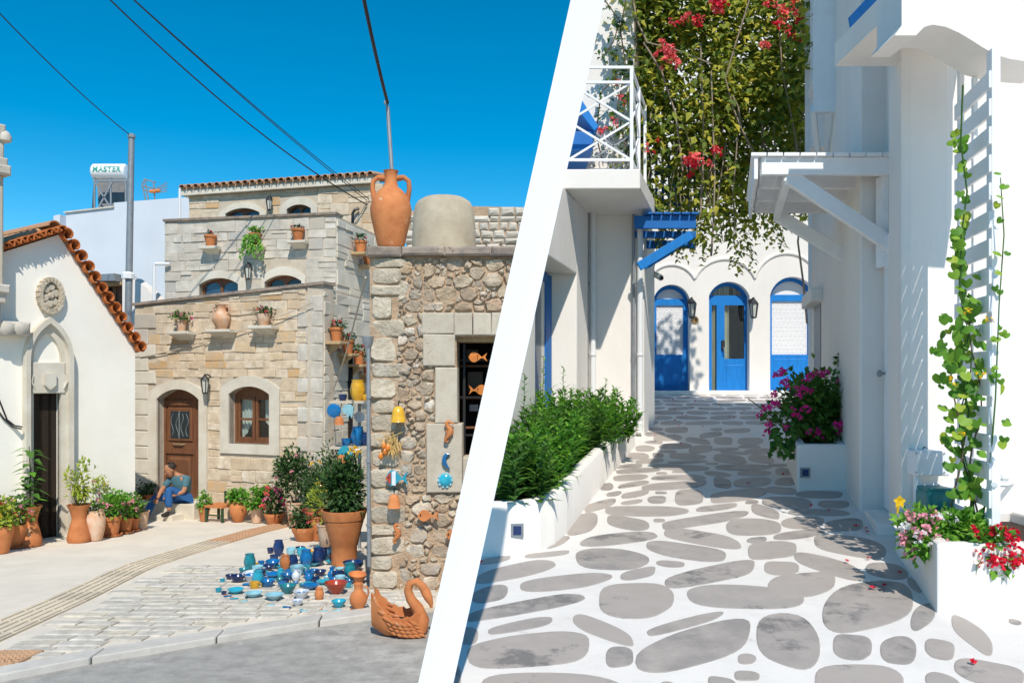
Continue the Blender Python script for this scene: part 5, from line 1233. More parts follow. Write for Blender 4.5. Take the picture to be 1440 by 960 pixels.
for (x, yb, w, s_, g_) in CR:
    px, py = 300+x/6.545, 760+yb/6.545; b = gpx(px, py+.5); b.z -= .004; kk = w/6.545*pxm(py)/2; nm, pr, hr = SH[s_]; gn, gm = GL[g_]
    tilt = Vector((0,0,1)) if R.random() < .65 or s_ in 'JV' else Vector((R.uniform(-.12,.12), -R.uniform(.0,.18), 1)).normalized()
    hgt = 2*kk*hr; inner = gm if g_ not in 'w' else m_gblue
    n_in = 2 if s_ in 'BDC' else 1
    mb = MB().lathe([(r*kk, z*hgt) for r, z in pr], b, 18, axis=tilt, mis=[0]*(len(pr)-1-n_in)+[1]*n_in)
    has = s_ in 'J' or (s_ == 'C')
    lb = (lab_t % (gn, nm)) if g_ != 'o' else 'unglazed orange clay %s among the blue crockery on the paving' % nm
    gp = '%s %s on the paving' % (gn, nm+('es' if nm == 'dish' else 's'))
    if has:
        t = thing(nm, lb, nm, b, gp); build('body', mb, [gm, inner], t, smooth=45)
        hp = [(.50,.86),(1.0,.88),(1.15,.66),(.92,.42)] if s_ == 'J' else [(.92,.85),(1.35,.80),(1.35,.35),(.85,.30)]
        build('handle', MB().tube([b+Vector((r*kk,0,z*hgt)) for r, z in hp], kk*.11, 6), gm, t, smooth=60)
    else: build(nm, mb, [gm, inner], None, smooth=45, label=lb, cat=nm, group=gp, at=b)
for x, y in ((130,525),(190,547),(275,570),(525,606),(675,630),(830,660),(1010,662),(1135,655),(1290,660)):
    px, py = 300+x/6.545, 760+y/6.545; b = gpx(px, py); kk = 75/6.545*pxm(py); c1 = R.choice((m_gturq, m_gblue, m_gpale)); c2 = R.choice((m_gyel, m_gor, m_gred, m_gturq))
    t = thing('clay_fish', 'tiny painted clay fish lying on the paving before the crockery', 'ornament', b, 'tiny clay fish on the paving')
    f0 = fish_pts(kk, kk*.42); up = Vector((0,0,.012))
    build('body', MB().prism([b+Vector((a,bb,-bb*.0652+.002)) for a, bb in f0], up), c1, t); build('head', MB().prism([b+Vector((a*kk,bb*kk,-bb*kk*.0652+.013)) for a, bb in ((-.5,0),(-.3,.16),(-.1,.2),(-.1,-.2),(-.3,-.16))], (0,0,.006)), c2, t)
    b.z -= .0
# display rack on the shop's flank with pots, hung fish and bells
rk = thing('display_rack', 'two-tier grey plank display rack fixed behind the shop corner', 'shelf', W(495,640,10.4))
for py in (563, 626):
    mb = MB(); c = W(494,py,10.4); mb.box((W(464,0,10.2).x,10.15,c.z-.03), (W(600,0,10.4).x,10.75,c.z)); build('board', mb, m_lintel, rk)
mb = MB()
for px in (503,): mb.box((W(px,0,10.7).x,10.70,zL(10.7)), (W(px+4,0,10.7).x,10.74,W(0,540,10.4).z))
build('upright', mb, m_grey, rk)
RZ = [W(0,563,10.4).z, W(0,626,10.4).z]
for k, (px, tier, w, s_, g_, lb) in enumerate(((482,0,12,'C','n','dark cup on the upper board of the display rack'),(503,0,22,'V','y','brown and ochre vase on the upper board of the display rack'),(514,0,12,'C','y','small ochre cup at the end of the upper rack board'),(487,1,14,'C','b','round blue cup on the lower board of the display rack'),(503,1,20,'V','b','blue vase on the lower board of the display rack'),(513,1,14,'V','n','dark vase at the end of the lower rack board'))):
    d = 10.35; b = Vector((W(px,0,d).x, d, RZ[tier]-.001)); kk = w*d/F/2; nm, pr, hr = SH[s_]
    build(nm, MB().lathe([(r*kk, z*2*kk*hr) for r, z in pr], b, 16), [GL[g_][1]], None, smooth=45, label=lb, cat=nm, at=b)
fq = Fr((W(440,0,10.1).x,10.1), (W(540,0,10.1).x,10.1)); S2 = 10.1/F
def hung(name, label, px, py, mk, cat='ornament'):
    u, z = fq.uz(px, py); t = thing(name, label, cat, fq.P(u, z)); mk(t, u, z)
    tier = RZ[0] if py < 615 else RZ[1]
    build('cord', MB().tube([fq.P(u, z+.02, 0), fq.P(u, tier-.02, -.06)], .005, 4), m_wire, t)
hung('fish_ornament', 'flat turquoise clay fish hanging under the lower rack board', 491, 636, lambda t, u, z: build('body', fq.slab(MB(), [(u+a, z+b) for a, b in fish_pts(32*S2,21*S2)], -.015, .015), m_gturq, t, bevel=.006))
hung('disc_ornament', 'round dark blue clay disc hanging under the upper rack board', 470, 577, lambda t, u, z: build('disc', MB().lathe([(9.5*S2,0),(10*S2,.015),(6*S2,.03)], fq.P(u,z,0), 18, axis=fq.n), m_gblue, t, smooth=50))
hung('fish_ornament', 'pale blue clay fish with long tail fins under the upper rack board', 489, 577, lambda t, u, z: build('body', fq.slab(MB(), [(u+a*S2, z+b*S2) for a, b in ((-8,2),(-4,8),(4,9),(9,4),(8,-4),(6,-12),(3,-6),(0,-13),(-2,-5),(-6,-4))], -.015, .015), m_gpale, t, bevel=.006))
for k, (px, py, lb) in enumerate(((477,591,'orange clay bell hanging under the upper rack board'),(480,645,'orange clay bell hanging under the turquoise fish'))):
    p = W(px, py, 10.05); t = thing('bell_ornament', lb, 'bell', p); h = 12*10.05/F
    build('bell', MB().lathe([(.62*h,-.5*h),(.58*h,-.45*h),(.44*h,.30*h),(.30*h,.45*h),(.05*h,.5*h)], p, 14), m_terra, t, smooth=60); build('cord', MB().tube([p+Vector((0,0,.48*h)), Vector((p.x,10.2,RZ[0 if py < 600 else 1]-.02))], .005, 4), m_wire, t)
build('plate', MB().lathe([(.03,0),(.06,.008),(8*S2,.02),(8*S2,.026),(.05,.014)], W(506,586,10.5), 18, axis=(0,-1,.1)), [m_gwhite], None, smooth=45, label='cream plate with red rim standing behind the upper rack board', cat='plate')
# ------------------------------------------------------------------ alley: house with balcony (left side)
def plan(mb, pts, z0, z1, mi=0): return mb.prism([Vector((x,y,z0)) for x, y in pts], (0,0,z1-z0), mi)
XL = lambda d: 1.16+.286*(d-11.85)
XR = lambda d: 3.38+.27*(d-8.05)
ah = thing('balcony_house', 'white plastered alley house with slab balcony and recessed blue door', 'house', (1.0,11.9,zR(11.9)))
build('wall', plan(MB(), [(XL(7.75),7.75),(XL(8.7),8.7),(XL(8.7)-1.6,8.7),(XL(7.75)-1.6,7.75)], -1.7, 2.40), m_plaster2, ah, cut='R', bevel=.03)
build('wall', plan(MB(), [(XL(8.7)+.001,8.69),(XL(10.9),10.91),(XL(10.9)-1.6,10.91),(XL(8.7)-1.6,8.69)], 1.41, 2.398), m_plaster2, ah, cut='R', bevel=.04)
build('wall', plan(MB(), [(XL(8.69)-.40,8.69),(XL(10.91)-.40,10.91),(XL(10.9)-1.6,10.91),(XL(8.7)-1.6,8.69)], -1.7, 1.42), m_plaster2, ah, cut='R')
build('wall', plan(MB(), [(XL(10.9),10.9),(XL(11.85),11.85),(1.97,11.87),(2.40,13.4),(-2,13.4),(XL(10.9)-1.6,10.9)], -1.7, 2.42), m_plaster, ah, cut='R', bevel=.02)
build('upper_wall', plan(MB(), [(-2,12.0),(1.84,12.0),(2.30,13.4),(-2,13.4)], 2.415, 7.2), m_plaster2, ah, cut='R', bevel=.02)
mb = MB(); a, b = 9.3, 10.55
plan(mb, [(XL(a)-.40,a),(XL(b)-.40,b),(XL(b)-.46,b),(XL(a)-.46,a)], -1.5, 1.30)
plan(mb, [(XL(10.72)-.38,10.72),(XL(10.88)-.34,10.88),(XL(10.88)-.42,10.88),(XL(10.72)-.42,10.72)], -1.5, 1.38)
ad = build('door', mb, m_blued, ah, cut='R')
mb = MB(); plan(mb, [(XL(9.0)-.365,9.0),(XL(10.75)-.365,10.75),(XL(10.75)-.45,10.75),(XL(9.0)-.45,9.0)], 1.28, 1.40); build('door_head', mb, m_blued, ah, cut='R')
# balcony slab and railing
zb0, zb1 = 2.41, 2.66; bx = 1.64
bal = build('balcony', plan(MB(), [(-.6,10.2),(bx,10.2),(2.16,12.02),(-.6,12.02)], zb0, zb1), m_plaster, ah, cut='R', bevel=.015)
mb = MB(); rx = bx-.10; zt, zm, zl = W(0,95,10.27).z, W(0,116,10.27).z, W(0,225,10.27).z
for z in (zt, zm, zl): mb.beam((-.4,10.27,z), (rx,10.27,z), .032, .032)
rl = build('railing', mb, m_whitep, bal, cut='R')
mb = MB(); q = Vector((rx+.42,11.75,0))
for z in (zt, zm, zl): mb.beam((rx,10.27,z), (q.x,q.y,z), .03, .03)
build('side_rail', mb, m_whitep, bal)
for k, f in enumerate((0,.5,1)):
    p = Vector((rx,10.27,0)).lerp(q, f); build('post', MB().beam((p.x,p.y,zb1-.02), (p.x,p.y,zt+.01), .042, .042, (0,1,0)), m_whitep, bal)
zh = (zm+zl)/2; x0 = rx-.82
for za, zc in ((zm,zh),(zh,zl)):
    for s_ in (0, 1): build('brace', MB().beam((rx,10.275+.012*s_,za if s_ else zc), (x0,10.275+.012*s_,zc if s_ else za), .022, .026), m_whitep, bal, cut='R')
    p0, p1 = Vector((rx,10.27,0)), Vector((rx,10.27,0)).lerp(q,.5)
    for s_ in (0, 1): build('brace', MB().beam((p0.x+.008*s_,p0.y,za if s_ else zc), (p1.x+.008*s_,p1.y,zc if s_ else za), .02, .024), m_whitep, bal)
for k, (px, py) in enumerate(((852,196),(850,232),(870,232),(858,210))):
    c = W(px, py, 11.5); build('scroll', MB().tube([c+Vector((.11*(1-t/16)*math.cos(t*.75), 0, .11*(1-t/16)*math.sin(t*.75))) for t in range(15)], .009, 5), m_grey, bal)
build('scroll_rail', MB().beam(W(828,238,11.5), W(893,238,11.5), .02, .02).beam(W(835,185,11.5), W(892,228,11.5), .02, .02).beam(W(830,225,11.5), W(892,188,11.5), .02, .02), m_grey, bal)
# small blue canopy on the upper wall
cn = build('canopy', MB().prism([W(800,128,10.9), W(818,140,10.9), W(842,178,10.9), W(836,184,10.9), W(815,158,10.9), W(800,150,10.9)], (0,1.12,0)), m_blue, ah, cut='R', bevel=.008)
build('canopy_box', MB().box((W(795,0,10.95).x,10.95,W(0,211,10.95).z), (W(834,0,10.95).x,12.02,W(0,185,10.95).z)), m_blued, ah, cut='R', bevel=.008)
# drainpipes
for px, r, d, mt, y1 in ((825,.032,11.70,m_grey,560),(834,.040,11.78,m_pvc,560),(891,.022,11.80,m_grey,585),(900,.045,11.80,m_pvc,608)):
    p = W(px,300,d); dp = build('drainpipe', MB().tube([(p.x,d,2.44), (p.x,d,W(0,y1,d).z)], r, 10), mt, ah, smooth=60)
    for y in (400, 500): build('pipe_collar', MB().lathe([(r*1.25,0),(r*1.25,.035)], (p.x,d,W(0,y,d).z), 10), mt, dp)
build('wall_plate', MB().lathe([(.10,0),(.10,.02)], (XL(12.9)+.53+.03, 12.6, .75), 14, axis=(1,-.28,0)), m_bronze, ah)
# low curved planter and its shrubs
OUT = [(668,783),(700,782),(735,780),(760,775),(780,765),(797,750),(822,716),(856,672),(893,628)]
op = [gR(*p) for p in OUT]
def inset(path, t):
    r = []
    for i, p in enumerate(path):
        tg = (path[min(i+1,len(path)-1)]-path[max(i-1,0)]); tg.z = 0; tg.normalize(); r.append(p+Vector((-tg.y,tg.x,0))*t)
    return r
ip = inset(op, .13); H_ = .385; up = Vector((0,0,1))
plt_ = thing('low_planter', 'long low white plastered planter curving along the alley house', 'planter', op[4])
mb = MB()
for i in range(len(op)-1):
    z = lambda p, h: Vector((p.x,p.y,zR(p.y)+h))
    V = [z(op[i],-.2), z(op[i+1],-.2), z(ip[i+1],-.2), z(ip[i],-.2), z(op[i],H_-.03), z(op[i+1],H_-.03), z(ip[i+1],H_-.03), z(ip[i],H_-.03)]
    ma, mb_ = op[i].lerp(ip[i],.25), op[i+1].lerp(ip[i+1],.25); mc, md = op[i+1].lerp(ip[i+1],.75), op[i].lerp(ip[i],.75)
    V += [z(ma,H_), z(mb_,H_), z(mc,H_), z(md,H_)]
    mb.add(V, [(0,1,5,4),(4,5,9,8),(8,9,10,11),(11,10,6,7),(3,7,6,2)]+([(1,2,6,10,9,5)] if i == len(op)-2 else [])+([(0,4,8,11,7,3)] if i == 0 else []))
build('wall', mb, m_plaster, plt_, smooth=50, cut='R')
sp_ = [Vector((p.x,p.y,zR(p.y)+H_-.10)) for p in ip]+[Vector((x,y,zR(y)+H_-.10)) for x, y in ((XL(10.9),10.9),(XL(8.7),8.7),(XL(7.6),7.6),(-.7,6.2))]
build('soil', MB().prism([p-up*.3 for p in sp_], up*.3), m_soil, plt_, cut='R')
def sqlight(parent, c, nrm, s_):
    n_ = Vector(nrm).normalized(); sd = n_.cross(up).normalized(); c = Vector(c)
    f = build('step_light', MB().obox(c, sd*s_, up*s_*1.05, n_*.012), m_grey, parent); build('light_glass', MB().obox(c+n_*.012, sd*s_*.62, up*s_*.68, n_*.004), m_gnavy, f)
c = (op[2]+op[3])*.5; c = W(727,746,op[2].y-.002); c = op[1].lerp(op[2],.78)+up*.185; sqlight(plt_, c, (.02,-1,0), .047)
def shoot(mbs, mbl, base, h, lean_, n, L):
    top = base+Vector((lean_[0],lean_[1],h)); mbs.tube([base, base.lerp(top,.5)+Vector((lean_[0]*-.1,0,0)), top], [.005,.004,.002], 4)
    for i in range(n):
        t = .12+.88*(i+.5)/n; p = base.lerp(top, t); a = i*2.4+R.uniform(-.3,.3); sc = (1.1-.55*t)*R.uniform(.75,1.2)
        if p.dot(PN) < .16: continue
        mbl.leaf(p, (math.cos(a), math.sin(a), .25+.5*t+R.uniform(-.2,.2)), up, L*sc, L*.44*sc, .15)
spots = [(715,700,.55),(745,690,.60),(770,676,.62),(735,664,.66),(790,655,.62),(762,640,.70),(815,640,.60),(790,620,.70),(838,625,.58),(820,600,.64),(860,612,.55),(850,590,.58)]
tall = {5:1.0, 7:.88, 3:.95, 10:.70, 11:.68}
for k, (px, py, h) in enumerate(spots):
    d = 5.95+(705-py)/105*4.0; bx_ = W(px,0,d).x; bx_ = min(max(bx_, XL(d)+.12), XL(d)+.72) if d > 7.6 else max(bx_, -.02)
    b = Vector((bx_, d, zR(d)+H_-.12)); t = thing('leafy_shrub', 'bushy green willow-leaved shrub growing in the long low white planter', 'shrub', b, 'shrubs in the low planter')
    ms_, ml_ = MB(), MB()
    for i in range(28):
        a = R.uniform(0,6.28); r_ = R.uniform(0,.24); bb = b+Vector((math.cos(a)*r_, math.sin(a)*r_, 0))
        shoot(ms_, ml_, bb, h*R.uniform(.55,1.0), (math.cos(a)*R.uniform(0,.22), math.sin(a)*R.uniform(0,.2)), 22, .165)
    if k in tall: shoot(ms_, ml_, b, tall[k]*R.uniform(.95,1.1), (.02,0), 34, .11)
    build('stem', ms_, m_leafd, t, kind='stuff'); build('foliage', ml_, m_leafb if k % 3 else m_leaf, t, kind='stuff')

# ------------------------------------------------------------------ far house with arched blue doors
ff = Fr((W(880,0,18.5).x,18.5), (W(1215,0,18.5).x,18.5)); Q = lambda x, y, out=0: ff.uz(x, y, out)
far = thing('arched_house', 'white house at the alley end with three arched blue doorways', 'house', ff.P(2.5, zR(18.5)))
ARC = [(919,970,549,421,400),(997,1054,556,416,396),(1083,1147,556,415,389)]
holes = []
for x0, x1, yb, ys, yc in ARC: holes.append(arch(Q(x0,500)[0], Q(x1,500)[0], Q(x0,yb)[1], Q(x0,ys)[1], Q(x0,yc)[1], 16))
mb = MB(); ff.wall(mb, [(-3.5,-.8),(ff.L+1,-.8),(ff.L+1,9.5),(-3.5,9.5)], holes, .32); build('wall', mb, m_plaster, far, cut='R')
build('back_wall', ff.wall(MB(), [(-3,-.8),(ff.L+1,-.8),(ff.L+1,9),(-3,9)], [], .1, -1.2), m_plaster2, far, cut='R')
mb = MB(); ff.block(mb, -3.4, ff.L+.9, -.8, Q(940,549)[1], -.2, .16, .02); build('plinth', mb, m_plaster, far, cut='R')
def shrink(h, s_): 
    u0, u1 = h[0][0], h[1][0]; return arch(u0+s_, u1-s_, h[0][1]+s_, h[2][1], max(p[1] for p in h)-s_, 16)
for k, (x0, x1, yb, ys, yc) in enumerate(ARC):
    h = holes[k]; u0, u1 = h[0][0], h[1][0]; zb_, zs = h[0][1], h[2][1]; fw_ = .085
    zr = lambda y: Q(x0,y)[1]
    top_in = shrink(h, fw_); lun = [p for p in top_in if p[1] >= zs+.02]; lun = [(u0+fw_, zs+.03),(u1-fw_, zs+.03)]+[p for p in top_in[2:] if p[1] > zs+.04]
    if k != 1:
        zt_, zp = zs-.12, zr(500)
        dr_ = build('shutter_door', ff.wall(MB(), h, [lun, [(u0+fw_+.02,zp+.03),(u1-fw_-.02,zp+.03),(u1-fw_-.02,zt_),(u0+fw_+.02,zt_)]], .06, -.20), m_blue, far)
        build('lace_screen', ff.slab(MB(), [(u0+.03,zp),(u1-.03,zp),(u1-.03,zs+.02),(u0+.03,zs+.02)], -.262, -.245), m_lace, dr_)
        build('lace_lunette', ff.slab(MB(), [(a, b) for a, b in shrink(h,.03)[2:] if b > zs]+[(u0+.03,zs+.01),(u1-.03,zs+.01)], -.262, -.245), m_lace, dr_)
        mb = MB(); sp2 = .105                      # openwork of small rings
        for iu in range(int((u1-u0-.2)/sp2)+1):
            for iz in range(int((zt_-zp)/sp2)):
                cu_, cz_ = u0+.15+iu*sp2+(sp2/2 if iz % 2 else 0), zp+.07+iz*sp2
                if cu_ > u1-.13: continue
                mb.tube([ff.P(cu_+.043*math.cos(a*math.pi/3), cz_+.043*math.sin(a*math.pi/3), -.243) for a in range(7)], .008, 3, cap=False)
        build('lace_rings', mb, m_whitep, dr_, kind='stuff')
        mb = MB(); ff.block(mb, u0+fw_+.05, u1-fw_-.05, zb_+.10, zp-.06, -.21, -.192, .02); build('lower_panel', mb, m_blue, dr_)
    else:
        ul, um = Q(1004,500)[0], Q(1013,500)[0]
        side = [(ul,zr(549)),(Q(1011,500)[0],zr(549)),(Q(1011,500)[0],zr(428)),(ul,zr(428))]
        lite = [(Q(1022,500)[0],zr(504)),(u1-.06,zr(504)),(u1-.06,zr(428)),(Q(1022,500)[0],zr(428))]
        dr_ = build('entrance_door', ff.wall(MB(), h, [lun, side, lite], .06, -.20), m_blue, far)
        for hh in (lun, side, lite): build('pane', ff.slab(MB(), hh, -.235, -.228), m_glass, dr_)
        mb = MB(); ff.block(mb, Q(1024,500)[0], u1-.08, zr(550), zr(512), -.21, -.19, .025); build('lower_panel', mb, m_blue, dr_)
        build('lock_plate', ff.slab(MB(), [(Q(1017.5,0)[0],zr(492)),(Q(1022,0)[0],zr(492)),(Q(1022,0)[0],zr(478)),(Q(1017.5,0)[0],zr(478))], -.2, -.165), m_black, dr_)
        build('door_handle', MB().tube([ff.P(Q(1020,0)[0],zr(488),-.17), ff.P(Q(1020,0)[0],zr(488),-.13), ff.P(Q(1021.5,0)[0],zr(496),-.13)], .016, 6), m_grey, dr_)
        mb = MB()
        for ua, ub_, zt_, zbt in ((u0+.05, Q(1030,0)[0], Q(0,398)[1], zr(552)), (Q(1036,0)[0], Q(1043,0)[0], Q(0,400)[1], zr(416))):
            n = 14
            for i in range(n):
                f0, f1 = i/n, (i+1)/n; o = lambda f: -.32+.03*math.sin(f*26)
                tp_ = lambda f: zbt+(.0 if f < .5 else (f-.5)*1.4)
                mb.add([ff.P(ua+(ub_-ua)*f0, tp_(f0), o(f0)), ff.P(ua+(ub_-ua)*f1, tp_(f1), o(f1)), ff.P(ua+(ub_-ua)*f1, zt_, o(f1)), ff.P(ua+(ub_-ua)*f0, zt_, o(f0))], [(0,1,2,3)])
        build('curtain', mb, m_curt, dr_, smooth=180)
        build('room_dark', ff.wall(MB(), [(u0-.2,zb_),(u1+.2,zb_),(u1+.2,zs+.6),(u0-.2,zs+.6)], [], .04, -.9), mat('dim_room', (.10,.085,.06), (.06,.05,.04), 2, .9), dr_)
for k, (x0, x1, yt, ys) in enumerate(((912,977,372,392),(977,1062,364,391),(1062,1150,356,388))):
    a = arch(Q(x0,400)[0], Q(x1,400)[0], Q(0,ys)[1]-.01, Q(0,ys)[1], Q(0,yt)[1], 14)[2:]
    build('arch_moulding', MB().tube([ff.P(u, z, .0) for u, z in a], .045, 7), m_plaster, far, smooth=60)
lantern(ff.at(970,424), ff.n, lbl='black wall lantern left of the glazed blue entrance door', s=1.35); lantern(ff.at(1056,424), ff.n, lbl='black wall lantern right of the glazed blue entrance door', s=1.35)
np_ = thing('number_plaque', 'small round wooden number plaque below the left lantern', 'plaque', ff.at(977,450))
build('disc', MB().lathe([(.085,0),(.085,.02),(.07,.028)], ff.at(977,450), 18, axis=ff.n), m_bronze, np_)
mb = MB(); c = ff.at(977,450,.03)
mb.beam(c+Vector((-.035,0,-.04)), c+Vector((-.035,0,.04)), .012, .012, (0,1,0)); mb.tube([c+Vector((.025+.022*math.cos(a*.8), 0, .02+.02*math.sin(a*.8))) for a in range(9)], .006, 4); mb.tube([c+Vector((.025+.024*math.cos(a*.8), 0, -.02+.022*math.sin(a*.8))) for a in range(9)], .006, 4)
build('numeral', mb, m_stem, np_)
sc = thing('security_camera', 'white security camera on a cable under the blue awning', 'camera', W(927,389,13.2))
build('camera_body', MB().lathe([(.045,0),(.05,.01),(.05,.17),(.04,.19)], W(930,391,13.15), 12, axis=W(922,386,13.3)-W(930,391,13.15)), m_pvc, sc, smooth=40)
build('lens', MB().lathe([(.034,0),(.034,.01)], W(930.4,391.3,13.14), 12, axis=W(930,391,13.15)-W(922,386,13.3)), m_black, sc); build('cable', MB().tube([W(923,387,13.25), W(919,380,13.3), W(920,372,13.3), W(918,350,13.35)], .012, 5), m_grey, sc)
# blue slatted awning and rail at the corner of the balcony house
ba = thing('blue_awning', 'blue painted slatted timber awning braced from the balcony house corner', 'awning', W(905,340,11.8))
zq = lambda y, d: W(0,y,d).z
for i, (d, y0, y1) in enumerate(((11.45,303,321),(11.8,325,334),(12.15,338,349))):
    z1_ = zq(303,12.2)-.0-.02*i; mb = MB(); mb.box((W(902,0,d).x-.1, d, zq(y1,d)), (W(979,0,d).x, d+.07, zq(y0,d))); build('beam', mb, m_blued, ba, bevel=.006)
for i in range(2):
    d = 11.5+.6*i; mb = MB(); mb.beam(W(903-8*i,372+8*i,d)+Vector((-.05,0,-.03)), W(972,330+4*i,d), .06, .13); build('brace', mb, m_blue, ba, bevel=.006)
for i in range(6):
    x = W(906+13*i,0,11.45).x; mb = MB(); mb.box((x,11.38,zq(302,11.45)), (x+.11,12.4,zq(302,11.45)+.025)); build('slat', mb, m_blued, ba)
br = thing('blue_railing', 'blue metal railing half hidden behind the hanging bougainvillea', 'railing', W(940,300,12.9))
for i in range(8): build('baluster', MB().beam(W(914+9*i,302,12.9), W(914+9*i,212,12.9), .035, .035, (0,1,0)), m_blued, br)
for y in (214, 288): build('rail', MB().beam(W(910,y,12.9), W(982,y,12.9), .04, .05), m_blued, br)

# ------------------------------------------------------------------ right-hand house
rh = thing('trellis_house', 'tall white plastered house with timber awning and rounded pillar', 'house', (3.3,7.2,zR(7.2)))
build('wall', plan(MB(), [(XR(7.2)-.005,7.2),(XR(11.5),11.5),(9,11.5),(9,7.2)], -1.8, 5.7), m_plaster, rh, bevel=.02)
build('wall', plan(MB(), [(3.38,7.205),(3.20,6.55),(8.9,6.55),(8.9,7.205)], -1.8, 4.6), m_plaster, rh)
build('pillar', plan(MB(), [(3.12,6.60),(2.97,6.02),(2.91,5.97),(2.98,5.95),(3.25,5.95),(3.31,5.97),(3.31,6.20),(8.8,6.20),(8.8,6.6)], -1.8, 4.2), m_plaster, rh, bevel=.03)
build('doorstep', plan(MB(), [(3.155,7.15),(3.40,7.15),(3.17,6.35),(2.93,6.40)], -1.7, zR(6.9)+.05), m_plaster, rh, bevel=.015)
mb = MB(); plan(mb, [(3.335,7.14),(3.215,6.70),(3.30,6.70),(3.42,7.14)], zR(7)+.06, 1.25); rd_ = build('door', mb, m_whitep, rh, bevel=.01)
build('door_knob', MB().lathe([(.012,0),(.012,.03),(.03,.04),(.032,.06),(.015,.075)], (3.325,7.08,W(0,525,7.1).z), 12, axis=(-1,.27,0)), m_grey, rd_, smooth=60)
# curved beam above
CB = [(1268,-70),(1268,36),(1258,50),(1288,50),(1300,38),(1312,35),(1330,38),(1348,46),(1365,56),(1382,67),(1400,77),(1420,83),(1445,87),(1485,90),(1485,-70)]
build('curved_beam', MB().prism([W(x,y,5.0) for x, y in CB], (0,.34,0)), m_plaster, rh, smooth=40)
build('beam_return', MB().box((W(1270,0,5.2).x,5.25,W(0,-60,5).z), (W(1470,0,5.2).x,6.3,W(0,-20,5).z)), m_plaster, rh)
for k, (x0, x1, y1) in enumerate(((1234,1246,10),(1246,1256,32))): build('blue_bracket', MB().prism([W(x0,y1,6.3), W(x1,y1,6.3), W(x1+9,-14,6.3), W(x0-4,-14,6.3)], (0,.5,0)), m_blue, rh)
# timber awning
aw = thing('timber_awning', 'white painted timber awning with slatted top and diagonal braces', 'awning', (2.8,7.6,1.7))
za = W(0,222,7.0).z; x0, x1 = W(1060,0,7.0).x, 3.36
xs_ = lambda x, d: x+.27*(d-7.0)                 # the awning follows the line of the wall
for i in range(9):
    a = x0-.03+i*(x1-x0+.06)/9+.006; b = a+(x1-x0+.06)/9-.012
    build('slat', plan(MB(), [(xs_(a,6.93),6.93),(xs_(b,6.93),6.93),(xs_(b,8.75),8.75),(xs_(a,8.75),8.75)], za, za+.028), m_whitep, aw)
for i, d in enumerate((7.0,7.5,8.05,8.6)):
    mb = MB(); mb.box((xs_(x0+.06,d),d-.03,za-.155), (XR(d)+.08 if i else x1,d+.03,za-.002)); build('beam', mb, m_whitep, aw, bevel=.006)
build('fascia', plan(MB(), [(xs_(x0,6.95),6.95),(xs_(x0+.035,6.95),6.95),(xs_(x0+.035,8.72),8.72),(xs_(x0,8.72),8.72)], za-.20, za-.001), m_whitep, aw, bevel=.005)
for d, (p, q) in ((7.02,((1106,246),(1254,345))),(8.3,((1092,302),(1206,372)))):
    a, b = W(*p,d), W(*q,d); mb = MB(); mb.beam(a, b+(b-a)*.05, .06, .13); build('brace', mb, m_whitep, aw, bevel=.006)
mb = MB(); mb.beam(W(1107,252,7.02), W(1092,304,8.3), .06, .10); build('brace_tie', mb, m_whitep, aw, bevel=.006)
build('wall_plate', MB().beam((3.30,7.10,-.0+.98), (3.30,7.10,1.78), .06, .12, (0,1,0)), m_whitep, aw)
# pipes and lattice shutter on the wall
for px, d, r, mt, y1 in ((1142,11.42,.055,m_pvc,520),(1151,11.2,.03,m_grey,490),(1158,10.9,.028,m_pvc,490)):
    x = W(px,0,d).x; dp = build('drainpipe', MB().tube([(x,d,5.7), (x,d,W(0,y1,d).z)], r, 10), mt, rh, smooth=60)
    for y in (60, 330, 440): build('pipe_collar', MB().lathe([(r*1.2,0),(r*1.2,.04)], (x,d,W(0,y,d).z), 10), mt, dp)
mb = MB(); z0_, z1_ = W(0,196,9.6).z, 5.3
def wbar(mb, d0, d1, z0, z1, o0, o1): plan(mb, [(XR(d0)-o0,d0),(XR(d1)-o0,d1),(XR(d1)-o1,d1),(XR(d0)-o1,d0)], z0, z1)
for d0, d1 in ((9.9,9.96),(10.6,10.66)): wbar(mb, d0, d1, z0_, z1_, -.02, .165)
for z in (z0_, (z0_+z1_)/2, z1_-.06): wbar(mb, 9.93, 10.63, z+.004, z+.056, -.01, .15)
ls = build('window_grille', mb, m_whitep, rh)
mb = MB()
for i in range(14):
    z = z0_+.1+i*.21
    mb.beam((XR(9.93)-.10,9.93,z), (XR(10.62)-.10,10.62,z+.35), .012, .02); mb.beam((XR(9.93)-.09,9.93,z+.35), (XR(10.62)-.09,10.62,z), .012, .02)
build('lattice', mb, m_whitep, ls)
mb = MB(); wbar(mb, 8.9, 8.98, z0_+.1, 5.4, -.02, .24); build('shutter_board', mb, m_whitep, rh)
mb = MB(); mb.beam((XR(8.94)-.24,8.94,z0_+.15), (XR(9.9)-.02,9.9,z0_-.55), .05, .10); build('shutter_stay', mb, m_whitep, rh)
mb = MB(); wbar(mb, 8.95, 9.88, z0_+.6, z0_+.66, -.01, .20); build('shutter_rail', mb, m_whitep, rh)
mb = MB(); wbar(mb, 10.2, 10.95, -.9, .95, -.02, .012); build('side_window', mb, m_grey, rh)
mb = MB(); wbar(mb, 10.0, 11.2, .95, 1.12, -.02, .16); build('window_hood', mb, m_plaster, rh, bevel=.03)
